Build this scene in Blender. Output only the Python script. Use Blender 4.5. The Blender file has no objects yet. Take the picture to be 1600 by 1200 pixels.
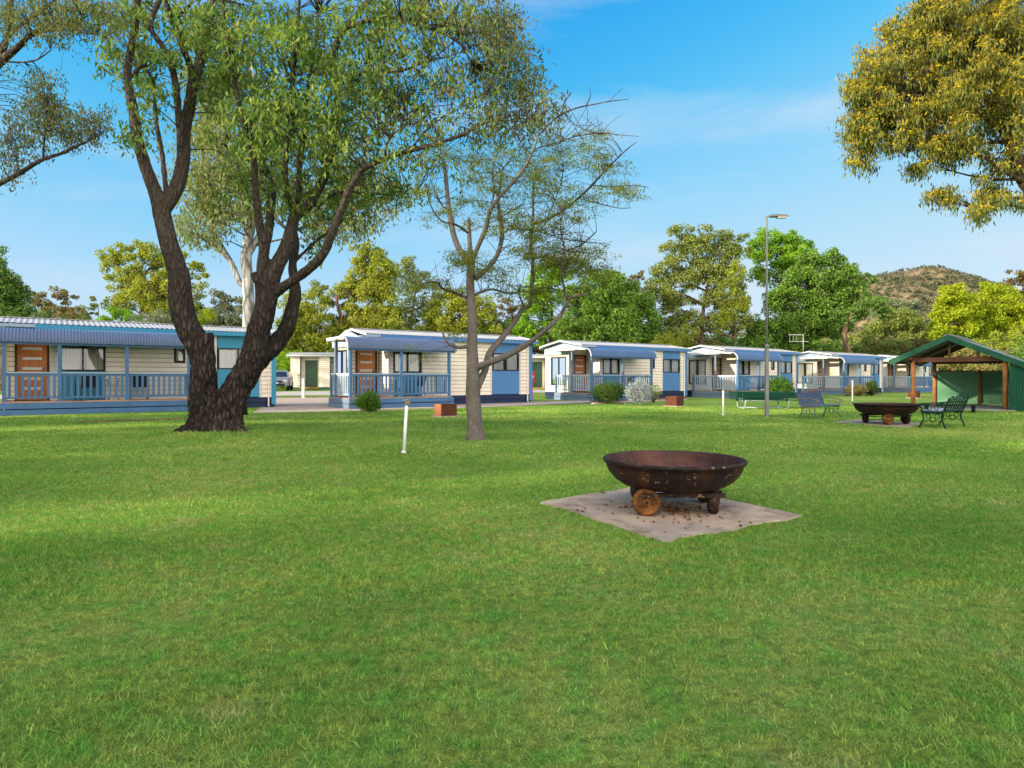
import bpy, math, random
import numpy as np
from mathutils import Vector, Matrix, noise as mnoise

random.seed(7); rng = np.random.default_rng(7)
SC = bpy.context.scene
COL = SC.collection
PI = math.pi
F = 1011.0; CAMH = 1.1; HOR = 592.0
def P(px, py, Y): return Vector(((px-800)/F*Y, Y, CAMH+(HOR-py)/F*Y))
def G(px, py):
    Y = F*CAMH/(py-HOR); return Vector(((px-800)/F*Y, Y, 0))

# ---------------------------------------------------------------- terrain
def sstep(a, b, v):
    t = min(1, max(0, (v-a)/(b-a))); return t*t*(3-2*t)
TREE = (-5.75, 12.75)
def gz(x, y):
    z = 0.27*sstep(34, 46, y-0.35*max(0, x))*(1-sstep(2, 12, x-(y-36)*0.3))
    d = math.hypot(x-TREE[0], (y-TREE[1]))
    z += 0.07*(1-sstep(0.5, 2.2, d))
    return z

# ---------------------------------------------------------------- tags
def tag(o, label=None, cat=None, group=None, kind=None):
    if label: o['label'] = label
    if cat: o['category'] = cat
    if group: o['group'] = group
    if kind: o['kind'] = kind
    return o
def empty(name, loc, rz=0, label=None, cat=None, group=None):
    o = bpy.data.objects.new(name, None); COL.objects.link(o)
    o.location = loc; o.rotation_euler = (0, 0, rz); o.empty_display_size = 0.3
    return tag(o, label, cat, group)
def copy_tree(o, parent=None):
    c = o.copy(); COL.objects.link(c)
    if parent: c.parent = parent
    for ch in list(o.children): copy_tree(ch, c)
    return c

# ---------------------------------------------------------------- mesh builder
class MB:
    def __init__(s): s.v = []; s.f = []; s.m = []; s.sm = []
    def add(s, vs, fs, mi=0, smooth=False):
        o = len(s.v); s.v += [tuple(v) for v in vs]
        s.f += [tuple(i+o for i in f) for f in fs]; s.m += [mi]*len(fs); s.sm += [smooth]*len(fs)
    def box(s, x0, x1, y0, y1, z0, z1, mi=0, M=None):
        vs = [Vector(p) for p in ((x0,y0,z0),(x1,y0,z0),(x1,y1,z0),(x0,y1,z0),(x0,y0,z1),(x1,y0,z1),(x1,y1,z1),(x0,y1,z1))]
        if M is not None: vs = [M @ v for v in vs]
        s.add(vs, [(3,2,1,0),(4,5,6,7),(0,1,5,4),(1,2,6,5),(2,3,7,6),(3,0,4,7)], mi)
    def bar(s, a, b, w, h, mi=0, up=(0,0,1)):
        a = Vector(a); b = Vector(b); d = b-a; L = d.length; d.normalize(); u = Vector(up)
        if abs(d.dot(u)) > .98: u = Vector((0,1,0))
        r = d.cross(u).normalized(); u = r.cross(d).normalized()
        M = Matrix((r, d, u)).transposed().to_4x4(); M.translation = a
        s.box(-w/2, w/2, 0, L, -h/2, h/2, mi, M)
    def tube(s, pts, rad, n=8, mi=0, caps=True, jit=0):
        pts = [Vector(p) for p in pts]
        if not hasattr(rad, '__len__'): rad = [rad]*len(pts)
        vs = []; ref = None
        for i, p in enumerate(pts):
            if i == 0: t = pts[1]-p
            elif i == len(pts)-1: t = p-pts[i-1]
            else: t = pts[i+1]-pts[i-1]
            t = t.normalized() if t.length > 1e-9 else Vector((0,0,1))
            if ref is None: ref = Vector((1,0,0)) if abs(t.x) < .8 else Vector((0,1,0))
            r = (ref - t*ref.dot(t)).normalized(); q = t.cross(r); ref = r
            for k in range(n):
                a = 2*PI*k/n; R = rad[i]*(1+(random.uniform(-jit, jit) if jit else 0))
                vs.append(p+(r*math.cos(a)+q*math.sin(a))*R)
        fs = []
        for i in range(len(pts)-1):
            for k in range(n):
                fs.append((i*n+k, i*n+(k+1) % n, (i+1)*n+(k+1) % n, (i+1)*n+k))
        s.add(vs, fs, mi, True)
        if caps:
            o = len(s.v)-len(vs); s.f.append(tuple(o+k for k in reversed(range(n)))); s.m.append(mi); s.sm.append(False)
            e = o+(len(pts)-1)*n; s.f.append(tuple(e+k for k in range(n))); s.m.append(mi); s.sm.append(False)
    def lathe(s, prof, n=48, c=(0,0,0), mi=0, wob=0, M=None):
        vs = []
        for r, z in prof:
            for k in range(n):
                a = 2*PI*k/n; rr = r*(1+wob*math.sin(3*a+z*5))
                v = Vector((c[0]+rr*math.cos(a), c[1]+rr*math.sin(a), c[2]+z))
                vs.append(M @ v if M is not None else v)
        fs = [(i*n+k, i*n+(k+1) % n, (i+1)*n+(k+1) % n, (i+1)*n+k) for i in range(len(prof)-1) for k in range(n)]
        s.add(vs, fs, mi, True)
    def prism(s, poly, a, b, mi=0, axis='x'):   # poly in the plane across axis
        n = len(poly)
        if axis == 'x': vs = [(a, p[0], p[1]) for p in poly]+[(b, p[0], p[1]) for p in poly]
        elif axis == 'y': vs = [(p[0], a, p[1]) for p in poly]+[(p[0], b, p[1]) for p in poly]
        else: vs = [(p[0], p[1], a) for p in poly]+[(p[0], p[1], b) for p in poly]
        s.add(vs, [tuple(reversed(range(n))), tuple(range(n, 2*n))]+[(i, (i+1) % n, n+(i+1) % n, n+i) for i in range(n)], mi)
    def grid(s, fn, nu, nv, mi=0, smooth=True):
        vs = [fn(i/nu, j/nv) for i in range(nu+1) for j in range(nv+1)]
        fs = [(i*(nv+1)+j, (i+1)*(nv+1)+j, (i+1)*(nv+1)+j+1, i*(nv+1)+j+1) for i in range(nu) for j in range(nv)]
        s.add(vs, fs, mi, smooth)
    def build(s, name, mats, parent=None, bevel=0):
        me = bpy.data.meshes.new(name); me.from_pydata(s.v, [], s.f)
        if not isinstance(mats, (list, tuple)): mats = [mats]
        for m in mats: me.materials.append(m)
        me.polygons.foreach_set('material_index', s.m); me.polygons.foreach_set('use_smooth', s.sm)
        me.validate(); me.update()
        o = bpy.data.objects.new(name, me); COL.objects.link(o)
        if parent: o.parent = parent
        if bevel:
            b = o.modifiers.new('b', 'BEVEL'); b.width = bevel; b.segments = 2; b.limit_method = 'ANGLE'
        return o

def fast_mesh(name, V, n, mat, parent=None, smooth=False):
    """V: (N, n, 3) array of N separate n-gons"""
    N = len(V); me = bpy.data.meshes.new(name)
    me.vertices.add(N*n); me.vertices.foreach_set('co', V.reshape(-1).astype(np.float32))
    me.loops.add(N*n); me.loops.foreach_set('vertex_index', np.arange(N*n, dtype=np.int32))
    me.polygons.add(N); me.polygons.foreach_set('loop_start', np.arange(0, N*n, n, dtype=np.int32))
    me.polygons.foreach_set('loop_total', np.full(N, n, dtype=np.int32))
    me.materials.append(mat); me.update(calc_edges=True); me.validate()
    o = bpy.data.objects.new(name, me); COL.objects.link(o)
    if parent: o.parent = parent
    return o

# ---------------------------------------------------------------- materials
MATS = {}
class NT:
    def __init__(s, name):
        s.mat = bpy.data.materials.new(name); s.mat.use_nodes = True; s.t = s.mat.node_tree; s.t.nodes.clear()
        s.out = s.n('ShaderNodeOutputMaterial')
    def n(s, typ, **kw):
        nd = s.t.nodes.new(typ)
        for k, v in kw.items(): setattr(nd, k, v)
        return nd
    def l(s, a, b): s.t.links.new(a, b)
    def coord(s, scale=(1,1,1), kind='Object'):
        tc = s.n('ShaderNodeTexCoord'); mp = s.n('ShaderNodeMapping'); mp.inputs['Scale'].default_value = scale
        s.l(tc.outputs[kind], mp.inputs[0]); return mp.outputs[0]
    def noise(s, vec, scale, detail=4, rough=.55, dist=0):
        nd = s.n('ShaderNodeTexNoise'); s.l(vec, nd.inputs['Vector']); nd.inputs['Scale'].default_value = scale
        nd.inputs['Detail'].default_value = detail; nd.inputs['Roughness'].default_value = rough; nd.inputs['Distortion'].default_value = dist
        return nd.outputs['Fac']
    def ramp(s, fac, stops, interp='LINEAR'):
        nd = s.n('ShaderNodeValToRGB'); s.l(fac, nd.inputs[0]); nd.color_ramp.interpolation = interp
        e = nd.color_ramp.elements
        while len(e) < len(stops): e.new(.5)
        for el, (p, c) in zip(e, stops): el.position = p; el.color = (*c, 1) if len(c) == 3 else c
        return nd.outputs[0]
    def mix(s, fac, a, b, mode='MIX'):
        nd = s.n('ShaderNodeMix', data_type='RGBA', blend_type=mode)
        if isinstance(fac, (int, float)): nd.inputs[0].default_value = fac
        else: s.l(fac, nd.inputs[0])
        for v, i in ((a, 6), (b, 7)):
            if isinstance(v, tuple): nd.inputs[i].default_value = (*v, 1)
            else: s.l(v, nd.inputs[i])
        return nd.outputs[2]
    def math(s, op, a, b=None):
        nd = s.n('ShaderNodeMath', operation=op)
        for v, i in ((a, 0), (b, 1)):
            if v is None: continue
            if isinstance(v, (int, float)): nd.inputs[i].default_value = v
            else: s.l(v, nd.inputs[i])
        return nd.outputs[0]
    def bump(s, h, strength, dist=.02):
        nd = s.n('ShaderNodeBump'); nd.inputs['Strength'].default_value = strength; nd.inputs['Distance'].default_value = dist
        s.l(h, nd.inputs['Height']); return nd.outputs[0]
    def bsdf(s, col, rough=.7, bump=None, metal=0, spec=.18, **kw):
        b = s.n('ShaderNodeBsdfPrincipled')
        if isinstance(col, tuple): b.inputs['Base Color'].default_value = (*col, 1)
        else: s.l(col, b.inputs['Base Color'])
        if isinstance(rough, (int, float)): b.inputs['Roughness'].default_value = rough
        else: s.l(rough, b.inputs['Roughness'])
        b.inputs['Metallic'].default_value = metal; b.inputs['Specular IOR Level'].default_value = spec
        if bump is not None: s.l(bump, b.inputs['Normal'])
        s.l(b.outputs[0], s.out.inputs[0]); return b

def paint(name, col, rough=.55, var=.18, scale=3, dirt=None, bump=.1):
    t = NT(name); v = t.coord()
    a = t.noise(v, scale, 6); b = t.noise(v, scale*14, 3)
    c = t.ramp(a, [(.3, tuple(x*(1-var) for x in col)), (.7, tuple(min(1, x*(1+var*.6)) for x in col))])
    if dirt:
        d = t.ramp(t.noise(v, scale*2.3, 8, .7), [(.52, (0,0,0)), (.72, (1,1,1))]); c = t.mix(t.math('MULTIPLY', d, .45), c, dirt)
    t.bsdf(c, rough, t.bump(b, bump, .01)); MATS[name] = t.mat; return t.mat
def leafmat(name, cols, trans=.35, scale=.35, bigvar=.5):
    """colour varies by leaf and by real patches of new and old growth"""
    t = NT(name); g = t.n('ShaderNodeNewGeometry'); v = t.coord()
    r = t.ramp(g.outputs['Random Per Island'], [(i/(len(cols)-1), c) for i, c in enumerate(cols)])
    nz = t.ramp(t.noise(v, scale, 3), [(.35, (0,0,0)), (.65, (1,1,1))])
    c2 = t.mix(t.math('MULTIPLY', nz, bigvar), r, cols[-1])
    b = t.n('ShaderNodeBsdfPrincipled'); t.l(c2, b.inputs['Base Color']); b.inputs['Roughness'].default_value = .5
    b.inputs['Specular IOR Level'].default_value = .10
    tr = t.n('ShaderNodeBsdfTranslucent'); t.l(c2, tr.inputs[0])
    mx = t.n('ShaderNodeMixShader'); mx.inputs[0].default_value = trans
    t.l(b.outputs[0], mx.inputs[1]); t.l(tr.outputs[0], mx.inputs[2]); t.l(mx.outputs[0], t.out.inputs[0])
    MATS[name] = t.mat; return t.mat
def bark(name, c0, c1, c2, sc=(9,9,2.2), bs=1.0, dist=.03, upper=None, em=.75):
    t = NT(name); v = t.coord(sc)
    vo = t.n('ShaderNodeTexVoronoi', feature='DISTANCE_TO_EDGE'); 
    dn = t.n('ShaderNodeTexNoise'); t.l(v, dn.inputs['Vector']); dn.inputs['Scale'].default_value = 2.5; dn.inputs['Detail'].default_value = 4
    t.l(t.mix(.35, v, dn.outputs['Color']), vo.inputs['Vector']); vo.inputs['Scale'].default_value = 1.6
    n = t.noise(v, 3, 8, .65)
    e = t.ramp(vo.outputs[0], [(0, (0,0,0)), (.28, (1,1,1))])
    c = t.ramp(n, [(.3, c0), (.52, c1), (.75, c2)])
    big = t.ramp(t.noise(t.coord((1,1,1)), 1.6, 4), [(.4, (0,0,0)), (.7, (1,1,1))])
    c = t.mix(t.math('MULTIPLY', big, .4), c, c2)
    c = t.mix(em, c, e, 'MULTIPLY')
    h = t.math('ADD', t.math('MULTIPLY', e, 1.0), t.math('MULTIPLY', n, .8))
    if upper:
        tc = t.n('ShaderNodeTexCoord'); sp = t.n('ShaderNodeSeparateXYZ'); t.l(tc.outputs['Object'], sp.inputs[0])
        f = t.ramp(t.math('DIVIDE', sp.outputs[2], 7.0), [(.22, (0,0,0)), (.62, (.8,.8,.8))]); c = t.mix(f, c, t.ramp(n, [(.3, upper[0]), (.7, upper[1])]))
    t.bsdf(c, .9, t.bump(h, bs, dist), spec=.15); MATS[name] = t.mat; return t.mat

# grass colours, shared by the soil sheet and the blades
def grass_color(t, v):
    a = t.noise(v, .35, 5, .6); b = t.noise(v, 1.7, 5, .65); c = t.noise(v, .12, 3)
    col = t.ramp(a, [(.32, (.158,.300,.050)), (.5, (.262,.400,.078)), (.68, (.400,.475,.130))])
    dry = t.ramp(b, [(.56, (0,0,0)), (.74, (1,1,1))]); col = t.mix(t.math('MULTIPLY', dry, .50), col, (.540,.470,.230))
    h1 = t.ramp(t.noise(v, 6.5, 4, .6), [(.36, (.62,1.02,.8)), (.5, (1,1,1)), (.66, (1.32,1.08,1.1))]); col = t.mix(.75, col, h1, 'MULTIPLY')
    h2 = t.ramp(t.noise(v, 19, 4, .7), [(.34, (.55,.58,.55)), (.5, (.98,.98,.98)), (.68, (1.4,1.38,1.35))]); col = t.mix(.7, col, h2, 'MULTIPLY')
    lush = t.ramp(c, [(.42, (0,0,0)), (.6, (1,1,1))]); col = t.mix(t.math('MULTIPLY', lush, .40), col, (.120,.300,.048))
    return col
def mk_ground():
    t = NT('turf'); v = t.coord()
    col = grass_color(t, v); f = t.noise(v, 26, 5, .7); m = t.noise(v, 6, 5, .65)
    col = t.mix(.6, col, t.ramp(f, [(.3, (.5,.5,.5)), (.7, (1.25,1.25,1.25))]), 'MULTIPLY')
    col = t.mix(.5, col, t.ramp(m, [(.3, (.6,.62,.6)), (.7, (1.25,1.22,1.2))]), 'MULTIPLY')
    col = t.mix(1.0, col, (.72,.72,.72), 'MULTIPLY'); t.bsdf(col, .95, t.bump(t.math('ADD', f, t.math('MULTIPLY', m, 1.5)), .8, .05), spec=.05); MATS['turf'] = t.mat
    t = NT('blade'); v = t.coord(); g = t.n('ShaderNodeNewGeometry')
    col = grass_color(t, v)
    r = t.ramp(g.outputs['Random Per Island'], [(0, (.48,.56,.5)), (.35, (.88,.92,.84)), (.8, (1.2,1.14,1.05)), (1, (1.6,1.5,1.7))])
    col = t.mix(1.0, col, r, 'MULTIPLY')
    b = t.n('ShaderNodeBsdfPrincipled'); t.l(col, b.inputs['Base Color']); b.inputs['Roughness'].default_value = .6; b.inputs['Specular IOR Level'].default_value = .10
    tr = t.n('ShaderNodeBsdfTranslucent'); t.l(col, tr.inputs[0]); mx = t.n('ShaderNodeMixShader'); mx.inputs[0].default_value = .35
    t.l(b.outputs[0], mx.inputs[1]); t.l(tr.outputs[0], mx.inputs[2]); t.l(mx.outputs[0], t.out.inputs[0]); MATS['blade'] = t.mat
mk_ground()

def concrete(name, c0, c1, stain=(.16,.10,.07), sf=.5):
    t = NT(name); v = t.coord()
    c = t.ramp(t.noise(v, 1.8, 7, .65), [(.3, c0), (.7, c1)])
    s = t.ramp(t.noise(v, 3.1, 8, .7, .6), [(.5, (0,0,0)), (.7, (1,1,1))]); c = t.mix(t.math('MULTIPLY', s, sf), c, stain)
    g = t.noise(v, 90, 2); c = t.mix(.35, c, t.ramp(g, [(.35, (.6,.6,.6)), (.65, (1.3,1.3,1.3))]), 'MULTIPLY')
    t.bsdf(c, .9, t.bump(g, .5, .006), spec=.15); MATS[name] = t.mat
concrete('concrete', (.27,.22,.185), (.56,.43,.32), (.11,.07,.05), .8)
concrete('path_concrete', (.36,.29,.25), (.46,.38,.33), sf=.25)
concrete('road_gravel', (.40,.37,.33), (.52,.49,.45), sf=.2)
concrete('slab', (.30,.30,.28), (.40,.39,.36), sf=.3)

def mk_rust():
    t = NT('rust_iron'); v = t.coord()
    n1 = t.noise(v, 4, 9, .7, .4); n2 = t.noise(v, 22, 6, .7); n3 = t.noise(v, 55, 3)
    c = t.ramp(n1, [(.34, (.005,.004,.0035)), (.50, (.013,.007,.006)), (.60, (.036,.015,.009)), (.72, (.10,.04,.016))])
    fl = t.ramp(n2, [(.60, (0,0,0)), (.68, (1,1,1))]); c = t.mix(t.math('MULTIPLY', fl, .8), c, (.42,.27,.15))
    c = t.mix(.4, c, t.ramp(n3, [(.3, (.5,.5,.5)), (.7, (1.4,1.4,1.4))]), 'MULTIPLY')
    t.bsdf(c, t.ramp(n2, [(.3, (.45,)*3), (.7, (.85,)*3)]), t.bump(t.math('ADD', n2, n3), .5, .006), metal=.0, spec=.25); MATS['rust_iron'] = t.mat
    t = NT('rust_orange'); v = t.coord(); n1 = t.noise(v, 9, 8, .7); n2 = t.noise(v, 40, 4)
    c = t.ramp(n1, [(.3, (.04,.018,.010)), (.5, (.12,.050,.018)), (.65, (.28,.12,.032)), (.8, (.42,.25,.12))])
    t.bsdf(c, .85, t.bump(t.math('ADD', n1, n2), .8, .01), spec=.2); MATS['rust_orange'] = t.mat
    t = NT('rust_inside'); v = t.coord(); n1 = t.noise(v, 3, 8, .7); n2 = t.noise(v, 28, 6, .7)
    c = t.ramp(n1, [(.3, (.024,.012,.012)), (.55, (.055,.026,.025)), (.75, (.12,.048,.030))])
    fl = t.ramp(n2, [(.62, (0,0,0)), (.70, (1,1,1))]); c = t.mix(t.math('MULTIPLY', fl, .5), c, (.34,.22,.17))
    t.bsdf(c, .75, t.bump(n2, .4, .006), spec=.25); MATS['rust_inside'] = t.mat
mk_rust()
paint('cream', (.78,.71,.60), .6, .07, 1.5, (.42,.36,.28)); paint('white_trim', (.52,.54,.56), .5, .06, 2)
paint('blue', (.068,.155,.300), .5, .18, 2.5, (.09,.15,.22)); paint('blue_panel', (.075,.200,.420), .5, .08, 1.5)
paint('teal_panel', (.050,.260,.420), .5, .12, 1.5); paint('pale_blue', (.30,.40,.50), .55, .1, 2); paint('grey_blue', (.14,.20,.29), .6, .2, 2, (.2,.2,.2))
paint('awning_blue', (.110,.155,.265), .35, .1, 1.2); paint('awning_smooth', (.080,.138,.270), .4, .12, 1.2)
paint('roof_metal', (.40,.41,.43), .45, .15, .8, (.35,.30,.26)); paint('deck_wood', (.42,.26,.18), .8, .2, 4); paint('dark_frame', (.03,.022,.02), .5)
paint('dark_blue', (.018,.035,.085), .6, .2, 3); paint('grey_metal', (.22,.23,.24), .45, .15, 3); paint('white_plastic', (.72,.74,.75), .4, .08, 5, (.4,.42,.36))
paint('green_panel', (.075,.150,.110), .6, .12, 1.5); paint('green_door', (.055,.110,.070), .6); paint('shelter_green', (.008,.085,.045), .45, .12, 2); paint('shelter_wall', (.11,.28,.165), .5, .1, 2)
paint('board_shadow', (.16,.14,.11), .9); paint('dark_green_wall', (.006,.045,.028), .5, .12, 2); paint('post_wood', (.36,.155,.060), .8, .3, 4, (.14,.08,.05)); paint('beam_wood', (.15,.070,.045), .8, .3, 3); paint('bench_blue', (.045,.075,.165), .55, .2, 6)
paint('bench_green', (.004,.026,.017), .5, .2, 6); paint('iron_grey', (.12,.105,.10), .6, .2, 8); paint('pad_grey', (.36,.42,.50), .8, .15, 8); paint('brass', (.35,.22,.06), .4)
paint('red', (.62,.030,.015), .4, .1, 4); paint('fabric_black', (.020,.020,.026), .8); paint('chair_metal', (.035,.035,.04), .5); paint('table_green', (.006,.045,.028), .5, .2, 6)
paint('car_paint', (.20,.21,.24), .25, .03, 2); paint('tyre', (.015,.015,.015), .9); paint('mulch', (.20,.125,.075), .95, .4, 9, (.05,.03,.02)); paint('timber_edge', (.13,.095,.060), .9, .4, 5)
paint('box_sunlit', (.36,.15,.075), .85, .25, 6, (.2,.1,.06)); paint('box_dark', (.10,.035,.022), .85, .3, 6); paint('lamp_grey', (.20,.20,.20), .55, .2, 5); paint('sawn', (.20,.13,.09), .9, .3, 12); paint('ash', (.11,.09,.075), .95, .3, 30)
def simple(name, fn): t = NT(name); fn(t); MATS[name] = t.mat
def _door(t):
    v = t.coord((1,1,.12)); n = t.noise(v, 24, 6, .6, 1.2)
    t.bsdf(t.ramp(n, [(.3, (.20,.060,.012)), (.6, (.36,.125,.028)), (.8, (.44,.18,.05))]), .4, t.bump(n, .1), spec=.4)
simple('door_wood', _door)
def _glass(t):
    a = t.n('ShaderNodeBsdfGlossy'); a.inputs['Roughness'].default_value = .02; a.inputs['Color'].default_value = (.9,.95,1,1)
    b = t.n('ShaderNodeBsdfTransparent'); b.inputs[0].default_value = (.88,.9,.9,1)
    fr = t.n('ShaderNodeFresnel'); fr.inputs[0].default_value = 1.55; m = t.n('ShaderNodeMixShader')
    t.l(t.math('ADD', fr.outputs[0], .05), m.inputs[0]); t.l(b.outputs[0], m.inputs[1]); t.l(a.outputs[0], m.inputs[2]); t.l(m.outputs[0], t.out.inputs[0])
simple('glass', _glass)
simple('glass_frost', lambda t: t.bsdf((.35,.42,.45), .25, None, spec=.6))
simple('glass_dark', lambda t: t.bsdf((.012,.016,.022), .06, None, spec=.8))
def _curt(t):
    w = t.noise(t.coord((1,1,.05)), 20, 3); t.bsdf(t.ramp(w, [(.3, (.46,.44,.35)), (.7, (.72,.70,.58))]), .9)
simple('curtain', _curt)
def _curt2(t):
    w = t.noise(t.coord((1,1,.05)), 20, 3); t.bsdf(t.ramp(w, [(.3, (.50,.52,.56)), (.7, (.72,.75,.80))]), .9)
simple('curtain_white', _curt2)
simple('lens', lambda t: t.bsdf((.7,.7,.68), .2, None, spec=.6))
bark('bark_dark', (.014,.010,.009), (.046,.035,.031), (.17,.135,.12), (13,13,3.6), 1.0, .04, ((.055,.043,.037), (.145,.118,.103)))
bark('bark_branch', (.055,.042,.036), (.098,.076,.064), (.16,.13,.11), (12,12,4), .5, .01)
bark('bark_grey', (.085,.075,.068), (.130,.115,.104), (.20,.18,.165), (14,14,5), .3, .006, None, .18)
bark('bark_pale', (.26,.27,.27), (.38,.39,.38), (.52,.52,.49), (3,3,.8), .3, .01)
bark('bark_bg', (.08,.055,.035), (.16,.11,.07), (.28,.18,.11), (4,4,1), .5, .02)
leafmat('leaf_main', [(.055,.125,.028), (.11,.205,.045), (.18,.285,.055), (.32,.37,.07), (.15,.26,.045)], .42)
leafmat('leaf_upper', [(.075,.12,.035), (.12,.18,.055), (.17,.21,.07), (.30,.17,.07), (.12,.18,.05)], .36)
leafmat('leaf_acacia', [(.095,.140,.024),(.16,.215,.030),(.28,.30,.035),(.20,.25,.03)], .45)
leafmat('leaf_pale', [(0.108,0.162,0.054), (0.184,0.236,0.074), (0.281,0.298,0.088), (0.162,0.212,0.074)], .35)
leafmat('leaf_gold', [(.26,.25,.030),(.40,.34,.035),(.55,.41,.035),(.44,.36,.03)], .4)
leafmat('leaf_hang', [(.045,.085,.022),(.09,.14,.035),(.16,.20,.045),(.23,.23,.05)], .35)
leafmat('leaf_olive', [(0.094,0.145,0.037), (0.153,0.215,0.050), (0.221,0.280,0.069), (0.281,0.323,0.069)], .35)
leafmat('leaf_yellow', [(0.141,0.207,0.034), (0.235,0.306,0.040), (0.344,0.396,0.052), (0.391,0.415,0.046)], .4)
leafmat('leaf_lime', [(0.205,0.316,0.017), (0.323,0.415,0.023), (0.420,0.481,0.025), (0.323,0.393,0.021)], .4)
leafmat('leaf_green', [(0.050,0.128,0.029), (0.101,0.218,0.040), (0.173,0.307,0.048), (0.202,0.333,0.048)], .35)
leafmat('leaf_bright', [(0.112,0.266,0.021), (0.210,0.406,0.028), (0.308,0.504,0.035), (0.182,0.364,0.028)], .4)
leafmat('leaf_dark', [(0.043,0.119,0.027), (0.076,0.187,0.041), (0.136,0.255,0.051), (0.170,0.255,0.051)], .28)
leafmat('leaf_rust', [(0.127,0.111,0.046), (0.214,0.155,0.058), (0.263,0.188,0.072), (0.146,0.155,0.052)], .35)
leafmat('leaf_grey', [(0.130,0.169,0.104), (0.195,0.234,0.143), (0.247,0.273,0.156), (0.169,0.208,0.117)], .3)
leafmat('leaf_silver', [(.24,.30,.31), (.34,.40,.41), (.44,.49,.49), (.34,.40,.40)], .2)
leafmat('leaf_shrub', [(.035,.10,.015), (.07,.17,.02), (.12,.24,.03), (.09,.19,.025)], .3, 4)
leafmat('leaf_box', [(0.035,0.084,0.017), (0.070,0.140,0.028), (0.112,0.196,0.042), (0.070,0.112,0.028)], .3, 4)
leafmat('leaf_flower', [(.10,.16,.03), (.22,.24,.05), (.38,.22,.14), (.28,.27,.06)], .3, 2)
# ---------------------------------------------------------------- leaves
def leaf_quads(C, D, L, W, r):
    """C centres (N,3), D directions (N,3) unit, L,W arrays -> (N,4,3) leaf diamonds"""
    N = len(C); R = r.normal(size=(N,3)); X = np.cross(D, R); X /= np.linalg.norm(X, axis=1, keepdims=True)+1e-9
    L = np.asarray(L).reshape(-1,1); W = np.asarray(W).reshape(-1,1)
    Z = np.cross(D, X)*W*.35
    V = np.empty((N,4,3)); V[:,0] = C-D*L*.5; V[:,1] = C+X*W*.5-D*L*.05+Z; V[:,2] = C+D*L*.5; V[:,3] = C-X*W*.5-D*L*.05+Z
    return V
def unit(A): return A/(np.linalg.norm(A, axis=1, keepdims=True)+1e-9)
def cluster_leaves(centres, n, spread, length, width, droop, r):
    """bunches of leaves round each centre; droop 0..1 pulls them to hang"""
    centres = np.asarray(centres); N = len(centres)*n
    C = np.repeat(centres, n, axis=0)+r.normal(size=(N,3))*spread
    D = r.normal(size=(N,3)); D = unit(D*(1-droop)+np.array([0,0,-1.])*droop*1.6)
    s = r.uniform(.6, 1.25, N)
    return leaf_quads(C, D, length*s, width*s, r)

def smooth_path(pts, rad, k=3):
    """Catmull-Rom through the points"""
    o = []; ro = []
    n = len(pts)
    for i in range(n-1):
        p0 = pts[max(0, i-1)]; p1 = pts[i]; p2 = pts[i+1]; p3 = pts[min(n-1, i+2)]
        for j in range(k):
            t = j/k
            o.append(.5*((2*p1)+(-p0+p2)*t+(2*p0-5*p1+4*p2-p3)*t*t+(-p0+3*p1-3*p2+p3)*t*t*t)); ro.append(rad[i]*(1-t)+rad[i+1]*t)
    o.append(pts[-1]); ro.append(rad[-1]); return o, ro

def limb(mb, root, Y0, pts, sides=10, k=4, wob=.012, thin=1.0):
    """pts: (px, py, width px, depth offset) -> tapered limb in root's local space; returns nodes"""
    w = []; r = []
    for px, py, wd, dy in pts:
        Y = Y0+dy; w.append(P(px, py, Y)-root); r.append(max(.004, wd*thin/F*Y/2))
    w, r = smooth_path(w, r, k)
    w = [p+Vector(mnoise.noise_vector(p*1.7))*min(wob*3, q*.35) for p, q in zip(w, r)]
    mb.tube(w, r, sides)
    return list(zip(w, r))

def add_twigs(mb, nodes, centres, r, rad=.008):
    A = np.array([tuple(p) for p, _ in nodes]); 
    for c in centres:
        # prefer a limb below and nearer to the trunk
        d = A-np.array(c); s = np.linalg.norm(d, axis=1)+np.maximum(0, d[:,2])*1.2
        i = int(np.argmin(s)); a = Vector(A[i]); b = Vector(c)
        if (a-b).length < .08: continue
        m = a.lerp(b, .5)+Vector((r.normal()*.06, r.normal()*.06, abs(r.normal())*.08+.04*(a-b).length))
        q = min(nodes[i][1]*.6, rad*(1+(a-b).length*.7))
        mb.tube([a, a.lerp(m, .5)+Vector((0,0,.01)), m, b], [q, q*.8, q*.6, q*.25], 3, caps=False)

def blob_points(blobs, Y0, root, r, per=1.0, dy=1.0):
    """blobs: (px, py, rx, ry, count, depth offset) -> cluster centres in root space"""
    out = []
    for b in blobs:
        px, py, rx, ry, n = b[:5]; off = b[5] if len(b) > 5 else 0
        depth = dy*(.4+.6*min(1, rx/60))
        for _ in range(max(1, int(n*per))):
            while True:
                u = r.uniform(-1, 1, 3)
                if (u*u).sum() < 1: break
            Y = Y0+off+u[2]*depth
            p = P(px+u[0]*rx, py+u[1]*ry, Y)-root; out.append(tuple(p))
    return np.array(out)

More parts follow.
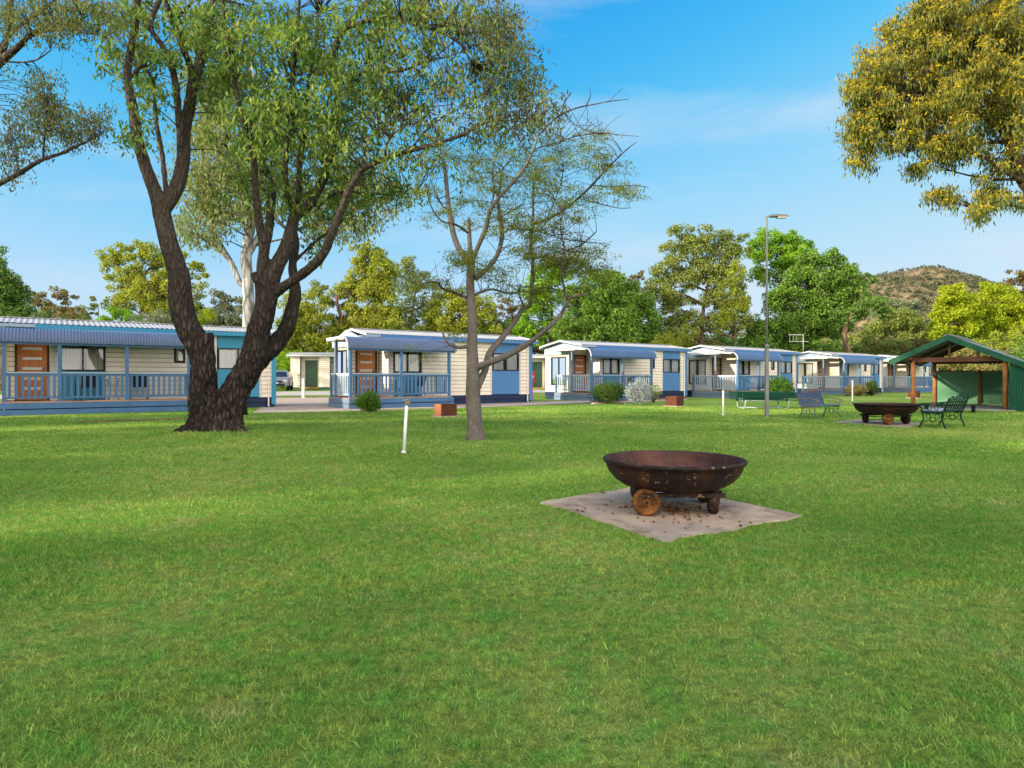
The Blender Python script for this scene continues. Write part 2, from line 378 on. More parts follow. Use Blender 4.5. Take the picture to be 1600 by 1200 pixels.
# ---------------------------------------------------------------- big eucalypt
def big_tree():
    r = np.random.default_rng(11)
    root = empty('eucalyptus_tree', (TREE[0], TREE[1], gz(*TREE)), 0, 'huge rough-barked gum tree with a forked dark trunk on the lawn', 'tree')
    R = Vector(root.location); Y = TREE[1]; tm = MB()
    nodes = []
    # lower trunk: base swell, left limb, right limb
    def L(pts, mb=tm, sides=14, k=4): n = limb(mb, R, Y, pts, sides, k, thin=.88); nodes.extend(n); return n
    L([(341,690,96,0),(341,668,84,0),(341,650,80,0),(340,632,80,0),(335,612,70,0)], sides=28)
    L([(318,650,50,0),(318,620,48,0),(317,585,45,0),(315,555,43,0),(300,520,42,-.05),(287,490,42,-.1),(282,462,40,-.15),(281,435,36,-.2),(272,405,33,-.25),(263,375,31,-.3),(256,345,31,-.3),(252,315,31,-.3)], sides=24)
    L([(322,585,34,0),(323,555,26,-.04),(322,521,22,-.05)], sides=16)
    L([(360,650,60,0),(362,630,56,0),(372,608,50,.1),(386,580,48,.15),(397,552,46,.15),(403,525,40,.1),(411,496,38,.05),(417,465,40,0),(418,437,42,-.05)], sides=24)
    L([(395,575,34,.3),(414,555,34,.35),(431,538,31,.4),(446,518,28,.45),(456,492,26,.5),(461,463,23,.55),(459,437,18,.6),(458,410,15,.7),(463,380,13,.8),(458,345,11,.9),(470,300,9,1.1),(466,250,7,1.3),(476,190,5,1.5)], sides=16)
    L([(418,445,26,-.1),(405,440,20,-.2),(398,427,17,-.25)], sides=14)      # sawn stub
    L([(252,325,28,-.3),(238,283,22,-.35),(222,240,20,-.4),(212,195,18,-.45),(204,150,16,-.5),(199,112,14,-.5),(205,75,13,-.55),(212,35,13,-.6),(214,-10,12,-.7),(218,-70,9,-.8)], sides=14)
    L([(258,325,28,-.3),(273,300,26,-.2),(283,262,24,-.1),(289,205,22,0),(299,150,20,.05),(309,108,19,.1),(320,68,15,.2),(330,30,13,.3),(333,-10,11,.4),(330,-80,8,.5)], sides=14)
    L([(302,135,15,.05),(298,108,13,-.1),(286,78,12,-.3),(273,40,10,-.5),(260,0,9,-.7),(255,-50,7,-.8)], sides=10)
    L([(274,30,8,-.5),(288,16,7,-.6),(302,2,5,-.7)], sides=6)
    L([(284,240,16,-.1),(280,187,14,-.3),(274,133,13,-.5),(266,97,12,-.6),(252,70,11,-.7),(236,45,11,-.8),(240,20,10,-.8),(250,-5,9,-.8),(246,-60,7,-.8)], sides=10)
    L([(262,318,11,-.2),(258,280,10,-.1),(252,233,9,0),(244,190,9,.1),(241,155,8,.2),(238,125,8,.2),(222,105,9,.1),(208,120,10,-.2)], sides=8)
    # central fan
    L([(412,450,24,0),(411,415,21,-.1),(412,380,20,-.2),(406,350,15,-.35),(399,300,13,-.6),(394,245,12,-.8),(381,190,11,-.9),(371,150,10,-1),(360,100,9,-1.1),(352,50,8,-1.2),(348,0,7,-1.3)], sides=12)
    L([(413,395,15,.1),(421,355,15,.2),(424,320,15,.3),(425,285,15,.35)], sides=12)    # sawn upright
    L([(422,450,30,0),(432,415,27,0),(446,385,25,.05),(457,350,21,.1),(463,322,18,.1)], sides=16)
    L([(460,335,14,.1),(450,312,13,0),(443,280,13,-.1)], sides=12)
    L([(457,325,11,0),(448,290,10,-.3),(447,245,10,-.4),(451,195,9,-.5),(455,150,8,-.6),(460,90,8,-.8),(466,30,7,-.9),(470,-30,6,-1)], sides=8)
    L([(465,318,13,.2),(467,280,11,.3),(473,220,9,.5),(480,150,8,.7),(492,80,7,.8),(498,20,6,.9)], sides=8)
    L([(463,335,19,.1),(483,318,18,.2),(501,287,17,.3),(514,250,15,.4),(524,205,14,.4),(527,160,12,.4),(522,125,12,.4),(517,98,12,.3),(528,62,13,.2),(545,38,12,.1),(565,15,11,0),(590,-15,10,-.1),(620,-60,7,-.2)], sides=12)
    L([(545,42,10,.1),(570,34,9,0),(600,27,8,-.1),(636,31,7,-.2),(675,44,6,-.3),(717,67,5,-.4),(738,100,3,-.4)], sides=8)
    L([(524,135,8,.4),(540,118,7,.2),(575,113,7,0),(620,112,6,-.2),(655,100,5,-.3),(688,82,4,-.4),(715,60,3,-.4)], sides=8)
    L([(655,100,4,-.3),(700,88,4,-.5),(745,74,3,-.6),(790,60,2,-.6)], sides=6)
    L([(523,170,8,.4),(540,135,7,.5),(560,125,6,.6),(600,160,5,.7)], sides=6)
    L([(420,470,22,.1),(438,452,20,-.1),(460,436,18,-.3),(487,417,17,-.5),(507,394,16,-.6),(519,368,15,-.7),(530,338,14,-.7),(544,300,13,-.8),(563,267,12,-.8),(583,256,10,-.9),(612,243,9,-1),(660,230,9,-1),(690,222,8,-1),(723,210,7,-1),(748,196,6,-1),(780,187,5,-1),(815,190,3,-1),(850,182,2,-1)], sides=12)
    L([(563,267,7,-.8),(574,225,6,-.7),(590,205,5,-.6),(618,190,5,-.5),(650,170,4,-.4)], sides=8)
    L([(640,236,5,-1),(665,205,5,-1.1),(690,185,4,-1.1),(725,165,3,-1.1),(760,150,2,-1.1)], sides=6)
    L([(600,247,5,-1),(610,215,5,-1.2),(640,195,4,-1.3),(700,180,3,-1.4)], sides=6)
    L([(492,330,7,.2),(520,305,6,.6),(560,300,5,.9),(610,305,4,1.1),(650,300,3,1.2)], sides=6)
    L([(465,405,7,.7),(490,380,7,.9),(515,362,6,1.1),(535,345,5,1.3)], sides=6)
    L([(723,210,4,-1),(750,220,3,-1),(780,228,2.4,-1),(820,240,1.5,-1)], sides=5)
    L([(660,230,4,-1),(690,240,3,-1.1),(720,248,2,-1.2)], sides=5)
    # roots flaring out
    for px, py, dx in ((300,672,-.9),(322,688,-.3),(372,686,.45),(384,674,.75),(350,690,.1),(330,664,-.2),(310,682,-.6)):
        b = P(341+(px-341)*.55, 652, Y)-R; e = Vector((dx, -.25-.25*random.random(), -.06))
        e2 = Vector(((px-341)/F*Y*1.0, -.30, .06)); tm.tube([b, b.lerp(e2, .55)+Vector((0,-.03,-.02)), e2, e2+Vector((dx*.35,-.15,-.12))], [.20,.16,.10,.03], 12)
    o = tm.build('trunk', MATS['bark_dark'], root)
    m = o.modifiers.new('r', 'REMESH'); m.mode = 'VOXEL'; m.voxel_size = .022; m.use_smooth_shade = True
    dg = bpy.context.evaluated_depsgraph_get(); me = bpy.data.meshes.new_from_object(o.evaluated_get(dg)); o.modifiers.clear(); o.data = me
    n = len(me.vertices); co = np.empty(n*3, np.float32); no = np.empty(n*3, np.float32)
    me.vertices.foreach_get('co', co); me.vertex_normals.foreach_get('vector', no); co = co.reshape(-1,3); no = no.reshape(-1,3)
    h = np.empty(n, np.float32)
    for i in range(n):
        x, y, z = map(float, co[i]); wv = mnoise.noise((x*4, y*4, z*3))*.25
        dd = mnoise.voronoi((x*8.5+wv, y*8.5+wv, z*2.3+wv*2))[0]; e = min(1., (dd[1]-dd[0])*2.6)
        k = min(1., max(.22, (3.6-z)/3.0)); h[i] = (e-.85)*.040*k + mnoise.noise((x*2.5, y*2.5, z*1.3))*.03*k
    co += no*h[:,None]; me.vertices.foreach_set('co', co.reshape(-1)); me.update()
    for p in me.polygons: p.use_smooth = True
    blobs = [(195,40,35,45,26),(178,95,20,35,10),(205,100,25,30,8),(212,208,22,20,12,-.4),(235,160,25,45,16),(245,100,30,40,20),(225,20,30,30,14),
      (300,30,50,40,40),(290,100,30,40,12),(360,50,55,55,62),(345,120,35,50,28),(380,150,55,60,62),(430,60,60,60,66),(430,190,55,60,58),(395,250,45,50,28),(370,310,30,40,10),
      (500,60,55,55,64),(490,150,60,60,66),(520,220,50,50,46),(465,250,45,50,26),(555,110,50,55,52),(590,60,50,50,46),(570,180,50,40,30),(610,140,45,40,34),(640,20,60,30,44),
      (650,90,45,40,28),(700,30,60,35,50),(760,40,45,45,56),(790,60,35,45,40),(800,90,38,38,40),(740,110,45,40,36),(700,150,50,35,28),(780,145,45,35,44),(830,150,38,40,42),(850,190,32,26,28),(800,200,45,30,30),
      (760,190,45,30,26),(700,200,50,30,22),(640,180,45,35,26),(620,240,45,25,16),(680,260,50,20,14,-.8),(730,270,35,20,8,-.8),(590,290,45,30,24,.8),(640,300,40,20,10,1),(545,330,40,35,16,.8),(480,330,40,40,10,.8),(505,390,22,25,6,.8),
      (540,290,35,35,18,.4),(200,-50,70,40,26),(320,-60,90,45,50),(460,-70,100,50,60),(600,-60,100,50,55),(740,-40,80,40,40),(330,200,25,60,6,.6),(440,310,40,30,9,.5)]
    C = blob_points(blobs, Y, R, r, .64, 2.4)
    tw = MB(); add_twigs(tw, nodes, C, r, .009)
    # a few drooping sprays per twig
    sub = np.repeat(C, 3, axis=0)+r.normal(size=(len(C)*3, 3))*np.array([.14,.14,.11]); 
    tw.build('branch', MATS['bark_branch'], root)
    V = cluster_leaves(sub, 11, np.array([.09,.09,.09]), .148, .046, .5, r)
    hi = V[:,0,0]+R.x > -1.9+r.normal(size=len(V))*1.2
    cc = V[hi].mean(axis=1, keepdims=True); V[hi] = cc+(V[hi]-cc)*.72
    fast_mesh('crown', V[~hi], 4, MATS['leaf_main'], root); fast_mesh('crown', V[hi], 4, MATS['leaf_upper'], root)
    return root

# ---------------------------------------------------------------- slender acacia
def acacia():
    r = np.random.default_rng(5); base = G(742, 688)
    root = empty('acacia_tree', base, 0, 'slim grey tree with bare wiry branches and sparse feathery leaves', 'tree')
    R = Vector(root.location); Y = base.y; tm = MB(); tb = MB(); nodes = []
    def L(pts, mb=tm, sides=10): n = limb(mb, R, Y, pts, sides, 4, .01, .88); nodes.extend(n)
    L([(743,696,36,0),(742,684,30,0),(741,660,27,0),(740,612,26,0),(738,570,22,0),(737,525,18,0),(736,470,16,0),(735,430,14,0),(736,402,14,0)], sides=18)
    L([(728,694,10,-.02),(735,675,12,-.06),(738,650,10,-.08)]); L([(757,693,10,-.03),(750,672,12,-.02),(745,650,10,0)])
    L([(735,412,11,0),(717,388,10,.1),(707,362,10,.15),(703,335,9,.2),(699,305,8,.25),(696,275,7,.3),(691,246,5,.3)])
    L([(736,408,10,0),(734,380,8,0),(733,347,7,0),(732,343,6,0)]); L([(733,365,4,0),(715,352,4,-.2),(690,345,3,-.3),(675,325,2.5,-.4),(668,305,2,-.4)], tb, 5)
    L([(738,405,9,0),(747,385,8,-.1),(759,357,8,-.2),(765,330,7,-.3),(780,308,6,-.4),(802,285,6,-.5),(822,258,5,-.6),(834,232,4,-.7),(841,208,3,-.7)], sides=8)
    L([(841,212,3,-.7),(860,192,3,-.8),(877,178,3,-.8),(903,168,2.6,-.9),(927,163,2.2,-.9),(955,158,1.8,-1),(982,155,1.2,-1)], tb, 5)
    L([(877,178,2.6,-.8),(882,160,2.6,-.8),(892,145,3,-.8)], tb, 5); L([(915,166,1.3,-.9),(922,150,1.1,-.9),(921,134,.8,-.9)], tb, 4); L([(950,160,1.2,-1),(962,148,.8,-1),(973,138,.6,-1)], tb, 4)
    L([(880,176,1.6,-.8),(895,192,1.3,-.8),(915,203,1.2,-.8),(940,208,.9,-.8)], tb, 4)
    L([(836,232,2.6,-.7),(862,225,2.4,-.7),(880,219,2.3,-.7),(905,212,2,-.7),(940,208,1.6,-.7),(970,211,1.2,-.7),(998,213,.8,-.7)], tb, 5)
    L([(742,436,10,0),(762,418,9,.1),(778,396,8,.2),(785,366,8,.3),(781,335,7,.4),(779,310,6,.4),(782,285,4,.5),(786,262,3,.5)], sides=8)
    L([(742,461,5,0),(752,456,5,.1),(770,452,4,.2),(795,458,3,.3),(815,455,2,.3)], sides=6)
    L([(744,576,14,0),(753,570,12,-.1),(775,562,12,-.2),(804,549,11,-.3),(833,531,9,-.4),(862,507,8,-.5),(877,490,7,-.5),(884,475,6,-.6),(893,464,5,-.6),(918,461,3,-.7)], sides=10)
    L([(886,473,4,-.6),(881,449,4,-.6),(878,423,3,-.6),(882,390,3,-.6),(876,360,2.4,-.6),(880,330,1.5,-.6)], tb, 6)
    L([(745,610,13,0),(757,580,12,.1),(765,553,12,.2),(781,533,11,.3),(804,504,9,.4),(816,484,8,.4),(828,476,8,.4),(831,452,7,.4),(832,408,6,.4),(830,375,6,.5),(833,345,5,.5),(833,317,4,.5),(834,290,3,.5)], sides=8)
    L([(820,483,3,.4),(811,460,3,.4),(813,445,2.4,.4)], tb, 5)
    L([(733,467,6,0),(711,458,5,-.1),(693,452,4,-.2),(679,440,3,-.3),(655,445,2,-.3),(640,440,1.5,-.3)], tb, 6)
    L([(733,541,8,0),(718,543,7,-.1),(706,540,5,-.2),(696,531,4,-.2),(691,516,3,-.2)], sides=6)
    L([(738,650,2,0),(740,560,2,0)], tb, 4)
    L([(834,350,5,.5),(867,337,4,.4),(900,313,4,.3),(927,287,4,.2),(950,262,3,.1),(980,233,2,0),(995,222,1,0)], tb, 6)
    L([(905,310,2,.3),(935,318,1.8,.2),(965,325,1.4,.1),(985,325,1,.1)], tb, 4); L([(925,289,2,.2),(955,292,1.8,.1),(985,290,1.4,0),(1012,292,1,0)], tb, 4)
    L([(885,392,2.6,-.4),(909,382,2.6,-.4),(932,362,2,-.4)], tb, 4); L([(878,430,2.4,-.6),(892,405,2.4,-.5),(909,382,2.2,-.4)], tb, 4)
    L([(785,366,3,.3),(800,358,2.6,.3),(840,362,2,.2),(890,375,1.6,.2),(940,380,1.2,.1)], tb, 4); L([(832,408,3,.4),(845,402,2.6,.3),(890,408,2,.2),(930,425,1.4,.1)], tb, 4)
    L([(781,340,3,.4),(800,330,2.4,.5),(820,316,2,.6)], tb, 4); L([(703,330,3,.2),(690,320,2.4,.3),(680,300,2,.4),(672,280,1.4,.4)], tb, 4); L([(830,240,2,-.7),(810,225,1.8,-.6),(800,200,1.4,-.6)], tb, 4)
    L([(765,330,3,-.3),(772,300,2.6,-.3),(770,270,2,-.3),(773,245,1.5,-.3)], tb, 4); L([(850,352,2,.4),(872,300,2,.3),(880,260,1.6,.2),(868,230,1.2,.2)], tb, 4)
    for i in range(300):    # fine bare twigs reaching out of the limbs
        p, q = nodes[r.integers(len(nodes)//3, len(nodes))]
        if p.z < 2.2: continue
        d = Vector((r.normal()*.8+.2, r.normal()*.6, abs(r.normal())*.7)).normalized()*r.uniform(.2, .5)
        if p.x > 2.3: continue
        w = [p]; 
        for j in range(3): d = (d+Vector(r.normal(size=3))*.06); w.append(w[-1]+d*.45)
        tb.tube(w, [min(q*.6,.007), .005, .004, .002], 4, caps=False)
    tm.build('trunk', MATS['bark_grey'], root)
    blobs = [(735,262,30,25,9),(700,240,25,14,6),(725,330,35,25,10),(770,290,35,30,14),(840,290,30,28,22),(865,250,35,25,14),(905,240,40,20,12),(950,260,35,18,12),(960,300,40,14,10),(900,330,40,25,14),(830,350,35,30,18),
      (780,360,25,25,8),(730,408,28,18,16),(765,425,28,14,12),(830,400,30,25,18),(880,410,40,25,34),(930,425,35,16,14),(915,400,30,22,14),(860,370,35,25,14),(690,340,25,20,6),(670,305,18,20,5),(790,320,30,25,10),(850,460,45,16,12),
      (800,450,30,14,6),(640,440,28,9,6),(690,445,18,10,5),(645,545,0,0,1),(715,520,18,8,3),(655,558,24,9,0),(930,215,30,10,6),(880,300,28,25,10),(985,300,18,8,4),(780,240,25,20,6),(820,250,20,25,7)]
    C = blob_points(blobs, Y, R, r, 1.5, 1.0); add_twigs(tb, nodes, C, r, .005); tb.build('branch', MATS['bark_branch'], root)
    sub = np.repeat(C, 5, axis=0)+r.normal(size=(len(C)*5,3))*np.array([.10,.10,.05])
    V = cluster_leaves(sub, 13, np.array([.06,.06,.022]), .050, .0155, .1, r)
    fast_mesh('crown', V, 4, MATS['leaf_acacia'], root)

# ---------------------------------------------------------------- trees cropped by the frame
def edge_left():
    r = np.random.default_rng(21); Y = 11.0; base = Vector(((-170-800)/F*Y, Y, 0))
    root = empty('eucalyptus_tree', base, 0, 'pinkish gum branches with small leaves reaching in at the top left corner', 'tree')
    R = base; tm = MB(); nodes = []
    def L(pts, sides=8): nodes.extend(limb(tm, R, Y, pts, sides))
    L([(-170,700,50,0),(-168,560,40,0),(-160,400,34,0),(-150,330,30,0)], 16)
    L([(-150,350,24,0),(-80,315,16,-.2),(-20,296,9,-.3),(0,286,8,-.3),(30,270,7,-.3),(65,250,6,-.4),(95,240,5,-.4),(122,227,4,-.4),(150,215,2,-.4)])
    L([(67,250,3,-.4),(69,222,3,-.4),(73,190,2,-.4),(72,160,1.5,-.4)]); L([(30,270,2,-.3),(25,245,2,-.3),(10,225,1.5,-.3)])
    L([(-150,340,26,0),(-90,220,20,0),(-30,130,14,0),(5,92,12,0),(35,68,8,-.1),(50,52,6,-.1),(90,40,4,-.1),(130,30,3,-.1)])
    L([(-60,180,14,0),(-25,110,10,.2),(4,80,8,.2),(12,50,7,.3),(17,0,7,.3),(22,-40,5,.3)]); L([(0,96,3,0),(50,96,2.5,0),(80,78,1.5,0)])
    L([(-30,130,8,0),(10,60,6,.3),(60,20,4,.4),(110,-20,3,.4)]); L([(60,22,3,.3),(110,16,3,.3),(160,20,2,.3),(205,35,1.4,.3)]); L([(40,62,3,-.1),(70,50,3,-.1),(110,48,2,-.1),(150,55,1.4,-.1)])
    tm.build('trunk', MATS['bark_branch'], root)
    blobs = [(62,140,28,26,24),(75,175,30,28,34),(45,175,25,22,14),(30,205,28,18,16),(100,200,32,22,30),(135,205,28,22,26),(160,190,20,16,10),(75,225,50,14,14),(20,250,25,25,12),(28,280,10,10,3),(-5,240,20,30,10),(4,290,8,10,3),
       (30,20,45,20,30),(90,25,45,22,34),(60,50,45,20,24),(130,30,40,28,34),(165,45,25,20,10),(100,60,40,10,10),(150,10,50,20,26),(5,105,10,8,3),(10,40,30,25,12),(50,-40,90,30,34),(-60,100,60,80,24),(-110,220,60,80,22),(-20,20,30,60,10)]
    C = blob_points(blobs, Y, R, r, .95, 1.1); tw = MB(); add_twigs(tw, nodes, C, r, .006); tw.build('branch', MATS['bark_branch'], root)
    sub = np.repeat(C, 3, axis=0)+r.normal(size=(len(C)*3,3))*.10
    fast_mesh('crown', cluster_leaves(sub, 9, np.array([.06,.06,.05]), .075, .024, .55, r), 4, MATS['leaf_upper'], root)
def edge_right():
    r = np.random.default_rng(22); Y = 19.0; base = Vector(((1720-800)/F*Y, Y, 0))
    root = empty('eucalyptus_tree', base, 0, 'golden green gum tree hanging dense drooping leaves into the top right corner', 'tree')
    R = base; tm = MB(); nodes = []
    def L(pts, sides=8): nodes.extend(limb(tm, R, Y, pts, sides))
    L([(1722,650,50,0),(1712,500,40,0),(1690,400,34,0),(1650,330,28,0),(1605,285,24,0),(1588,245,18,0),(1570,205,14,0),(1545,160,10,0),(1500,110,7,0),(1460,80,5,0)], 16)
    L([(1690,400,22,0),(1700,250,20,0),(1690,100,14,.5),(1670,-20,10,.5)], 10)
    L([(1605,285,7,0),(1575,272,6,-.3),(1545,250,5,-.5),(1510,235,4,-.6),(1480,228,3,-.6)]); L([(1600,280,5,0),(1560,280,4,.2),(1520,275,3,.3),(1490,268,2,.3)])
    L([(1600,225,6,0),(1550,222,5,.3),(1500,228,4,.4),(1440,215,3,.5),(1400,200,2,.5)]); L([(1640,330,6,0),(1600,325,5,.3),(1560,318,4,.3),(1530,330,3,.3)]); L([(1560,190,6,0),(1500,170,5,-.5),(1430,150,4,-.8),(1370,150,2,-.8)])
    L([(1545,160,6,0),(1490,60,5,.2),(1440,30,4,.3)])
    tm.build('trunk', MATS['bark_bg'], root)
    blobs = [(1460,20,40,30,40),(1530,20,60,35,60),(1590,30,50,50,50),(1410,60,32,28,34),(1460,75,50,35,60),(1530,85,50,40,60),(1590,110,45,50,46),(1370,110,32,32,44),(1420,120,45,35,60),(1480,140,50,40,64),(1550,150,50,40,50),
      (1345,145,28,22,32),(1380,165,36,24,44),(1440,180,40,24,44),(1510,190,45,28,40),(1575,200,40,35,40),(1340,205,20,24,26),(1355,235,18,16,12),(1370,190,30,20,22),(1395,220,32,14,18),(1345,258,14,9,7),(1430,210,22,20,12),
      (1460,240,30,20,24),(1485,225,28,18,20),(1440,265,18,14,10),(1510,240,35,18,18),(1470,310,20,9,9),(1490,318,12,7,5),(1550,310,32,14,16),(1530,335,20,10,10),(1590,315,20,10,6),(1580,255,30,25,14),(1550,285,25,12,6),(1650,100,70,90,60),(1640,230,50,60,24),
      (1500,-40,90,35,50),(1630,-40,90,50,50),(1750,80,60,120,40)]
    C = blob_points(blobs, Y, R, r, .78, 2.0); tw = MB(); add_twigs(tw, nodes, C, r, .010); tw.build('branch', MATS['bark_branch'], root)
    sub = np.repeat(C, 3, axis=0)+r.normal(size=(len(C)*3,3))*np.array([.13,.13,.09])
    fast_mesh('crown', cluster_leaves(sub, 17, np.array([.11,.11,.12]), .165, .040, .72, r), 4, MATS['leaf_hang'], root)
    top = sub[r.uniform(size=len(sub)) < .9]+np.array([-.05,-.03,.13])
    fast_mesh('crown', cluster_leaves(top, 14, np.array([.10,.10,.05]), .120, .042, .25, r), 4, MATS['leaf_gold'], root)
def pale_gum():
    r = np.random.default_rng(23); Y = 36.0; base = Vector(((388-800)/F*Y, Y, gz((388-800)/F*Y, Y)))
    root = empty('eucalyptus_tree', base, 0, 'tall gum with a smooth pale grey trunk rising behind the first cabin', 'tree')
    R = base; tm = MB(); nodes = []
    def L(pts, sides=8): nodes.extend(limb(tm, R, Y, pts, sides))
    L([(388,620,20,0),(388,520,17,0),(388,450,17,0),(386,420,17,0),(386,390,16,0),(392,350,14,0),(400,310,11,0),(404,270,9,0),(400,200,7,.5),(395,120,5,.5),(390,50,4,.5)], 14)
    L([(386,448,8,0),(374,440,9,.2),(362,410,8,.4),(348,388,7,.6),(336,368,7,.7),(330,345,6,.8),(322,300,5,1),(318,240,4,1)])
    L([(390,395,10,0),(404,370,9,.3),(425,340,8,.5),(450,320,7,.6),(480,300,5,.8),(530,280,4,1),(580,270,3,1)]); L([(394,350,7,0),(380,320,6,-.5),(372,280,5,-.8),(360,220,4,-1),(350,150,3,-1)])
    L([(430,340,6,.5),(455,360,5,.8),(500,345,5,1),(550,330,4,1.2),(600,310,3,1.2)]); L([(362,410,4,.4),(345,395,4,.4),(320,375,3,.5),(300,355,2,.6)])
    tm.build('trunk', MATS['bark_pale'], root)
    blobs = [(330,120,45,50,34),(325,180,45,40,42),(320,240,45,40,46),(350,200,50,50,44),(300,290,30,30,26),(345,290,45,40,50),(310,335,32,28,36),(365,330,40,30,40),(300,365,20,18,12),(390,240,50,50,40),(400,300,40,40,30),
      (435,290,45,40,34),(480,250,50,40,30),(480,320,40,30,26),(530,310,45,35,34),(570,280,45,35,30),(600,320,35,28,22),(545,360,40,25,24),(500,370,30,20,12),(440,200,50,60,26),(520,200,60,50,24),(390,110,60,50,20),(600,230,40,40,14),(340,370,30,16,12),(575,345,30,20,12),(630,300,25,16,8)]
    C = blob_points(blobs, Y, R, r, .9, 4.0); tw = MB(); add_twigs(tw, nodes, C, r, .02); tw.build('branch', MATS['bark_bg'], root)
    sub = np.repeat(C, 3, axis=0)+r.normal(size=(len(C)*3,3))*np.array([.4,.4,.3])
    fast_mesh('crown', cluster_leaves(sub, 10, np.array([.24,.24,.28]), .30, .095, .6, r), 4, MATS['leaf_pale'], root)

# ---------------------------------------------------------------- background trees
def bg_tree(label, lobes, Y, mat, trunk=None, leafs=1.0, size=.26, droop=.35, bk='bark_bg', group=None, name='tree', seed=1, spread=1.0, limbs=True, cat='tree', dens=1.0):
    """lobes: (px, py, rx, ry) foliage clumps; trunk: (px, width px)"""
    r = np.random.default_rng(seed); random.seed(seed)
    xs = [l[0] for l in lobes]; tx = trunk[0] if trunk else sum(xs)/len(xs)
    X = (tx-800)/F*Y; base = Vector((X, Y, gz(X, Y)))
    root = empty(name, base, 0, label, cat, group)
    tm = MB(); nodes = []
    w = (trunk[1] if trunk else 6)/F*Y/2
    top = min(l[1] for l in lobes); cy = sum(l[1] for l in lobes)/len(lobes)
    topw = P(tx, cy, Y)-base
    pts = [Vector((0,0,-.1)), Vector((r.normal()*.1, 0, topw.z*.3)), Vector((r.normal()*.25, r.normal()*.2, topw.z*.65)), Vector((r.normal()*.3, r.normal()*.3, topw.z))]
    p2, r2 = smooth_path(pts, [w*1.15, w, w*.8, w*.5], 3); tm.tube(p2, r2, 9); nodes = list(zip(p2, r2))
    cs = []; V = []
    for px, py, rx, ry in lobes:
        # break every lobe into leafy clumps of uneven size, in depth too
        rx *= 1.16; ry *= 1.2; n = max(4, int(rx*ry/36*spread))
        for _ in range(n):
            u = r.normal(size=3); u /= np.linalg.norm(u); u *= r.uniform(.35, .95)
            dY = u[1]*rx/F*Y*.8; YY = Y+dY
            c = P(px+u[0]*rx, py-u[2]*ry, YY)-base; k = r.uniform(.24, .46)*math.sqrt(rx*ry)/F*Y
            cs.append((c, k))
    for c, k in cs:
        n = int((60+165*k*k)*leafs*dens); size_ = size*.82
        U = r.normal(size=(n,3)); U = unit(U)*(r.uniform(0, 1, (n,1))**.4)*k*np.array([1.15,1.15,.85])
        D = unit(unit(U+1e-6)*.5+r.normal(size=(n,3))*.6+np.array([0,0,-1.0])*droop*1.5)
        s = r.uniform(.6, 1.3, n)
        V.append(leaf_quads(np.array(tuple(c))+U, D, size_*s, size_*.55*s, r))
    if limbs:
        for c, k in cs[::4]:
            A = np.array([tuple(p) for p, _ in nodes[:60]]); d = A-np.array(tuple(c)); s = np.linalg.norm(d, axis=1)+np.maximum(0, d[:,2])*2
            i = int(np.argmin(s)); a = Vector(A[i]); q = nodes[i][1]
            m = a.lerp(c, .5)+Vector((0,0,.12*(c-a).length)); rr = min(q*.55, .03+.02*(c-a).length)
            pp, qq = smooth_path([a, m, c], [rr, rr*.7, rr*.3], 2); tm.tube(pp, qq, 5, caps=False); nodes += list(zip(pp, qq))
    tm.build('trunk', MATS[bk], root)
    fast_mesh('crown', np.concatenate(V), 4, MATS[mat], root)
    return root
def bush(label, px, py, w, h, mat, Y=None, name='bush', seed=3, size=.05, n=5000, droop=.0, group=None, cat='bush', top=1.0, stems='bark_bg'):
    r = np.random.default_rng(seed); g = G(px, py)
    if Y: g = Vector(((px-800)/F*Y, Y, gz((px-800)/F*Y, Y)))
    W = w/F*g.y/2; H = h/F*g.y
    root = empty(name, g, 0, label, cat, group); cs = []
    for _ in range(int(40+n/200)):
        u = r.normal(size=3); u /= np.linalg.norm(u); u *= r.uniform(.5, .92)
        cs.append((u[0]*W, u[1]*W*.9, H*.5+u[2]*H*.42*top))
    cs = np.array(cs); V = cluster_leaves(cs, int(n/len(cs)), np.array([W*.17,W*.17,H*.11]), size, size*.5, droop, r)
    V = V[V[:,:,2].min(axis=1) > .0]
    tm = MB()
    for c in cs[::3]: tm.tube([(r.normal()*.04, r.normal()*.04, 0), (c[0]*.4, c[1]*.4, c[2]*.5), tuple(c)], [.012,.008,.004], 4, caps=False)
    tm.build('stem', MATS[stems], root); fast_mesh('foliage', V, 4, MATS[mat], root); return root

def shade_tree(x, y, h, rad, seed):  # added tree, kept out of view, to cast shade over the lawn
    r = np.random.default_rng(seed); random.seed(seed)
    root = empty('added_gum_tree', (x, y, 0), 0, 'unseen leafy gum tree added left of the lawn to shade it', 'tree', 'unseen gum trees added to shade the lawn')
    tm = MB(); pts, rr = smooth_path([Vector((0,0,-.1)), Vector((.15,.1,h*.3)), Vector((-.1,.2,h*.6)), Vector((.1,0,h*.85))], [.28,.22,.15,.06], 4); tm.tube(pts, rr, 10); V = []
    for i in range(46):
        u = r.normal(size=3); u /= np.linalg.norm(u); u *= r.uniform(.4, .95); c = np.array([u[0]*rad, u[1]*rad, h*.60+u[2]*h*.38])
        if i % 3 == 0: a = pts[min(len(pts)-1, 4+i % 7)]; tm.tube([a, a.lerp(Vector(c), .5)+Vector((0,0,.2)), Vector(c)], [.07,.05,.02], 5, caps=False)
        n = 200; U = unit(r.normal(size=(n,3)))*(r.uniform(0,1,(n,1))**.4)*r.uniform(.6,1.1); V.append(leaf_quads(c+U, unit(r.normal(size=(n,3))+np.array([0,0,-.9])), np.full(n,.26), np.full(n,.11), r))
    tm.build('trunk', MATS['bark_bg'], root); fast_mesh('crown', np.concatenate(V), 4, MATS['leaf_pale'], root)
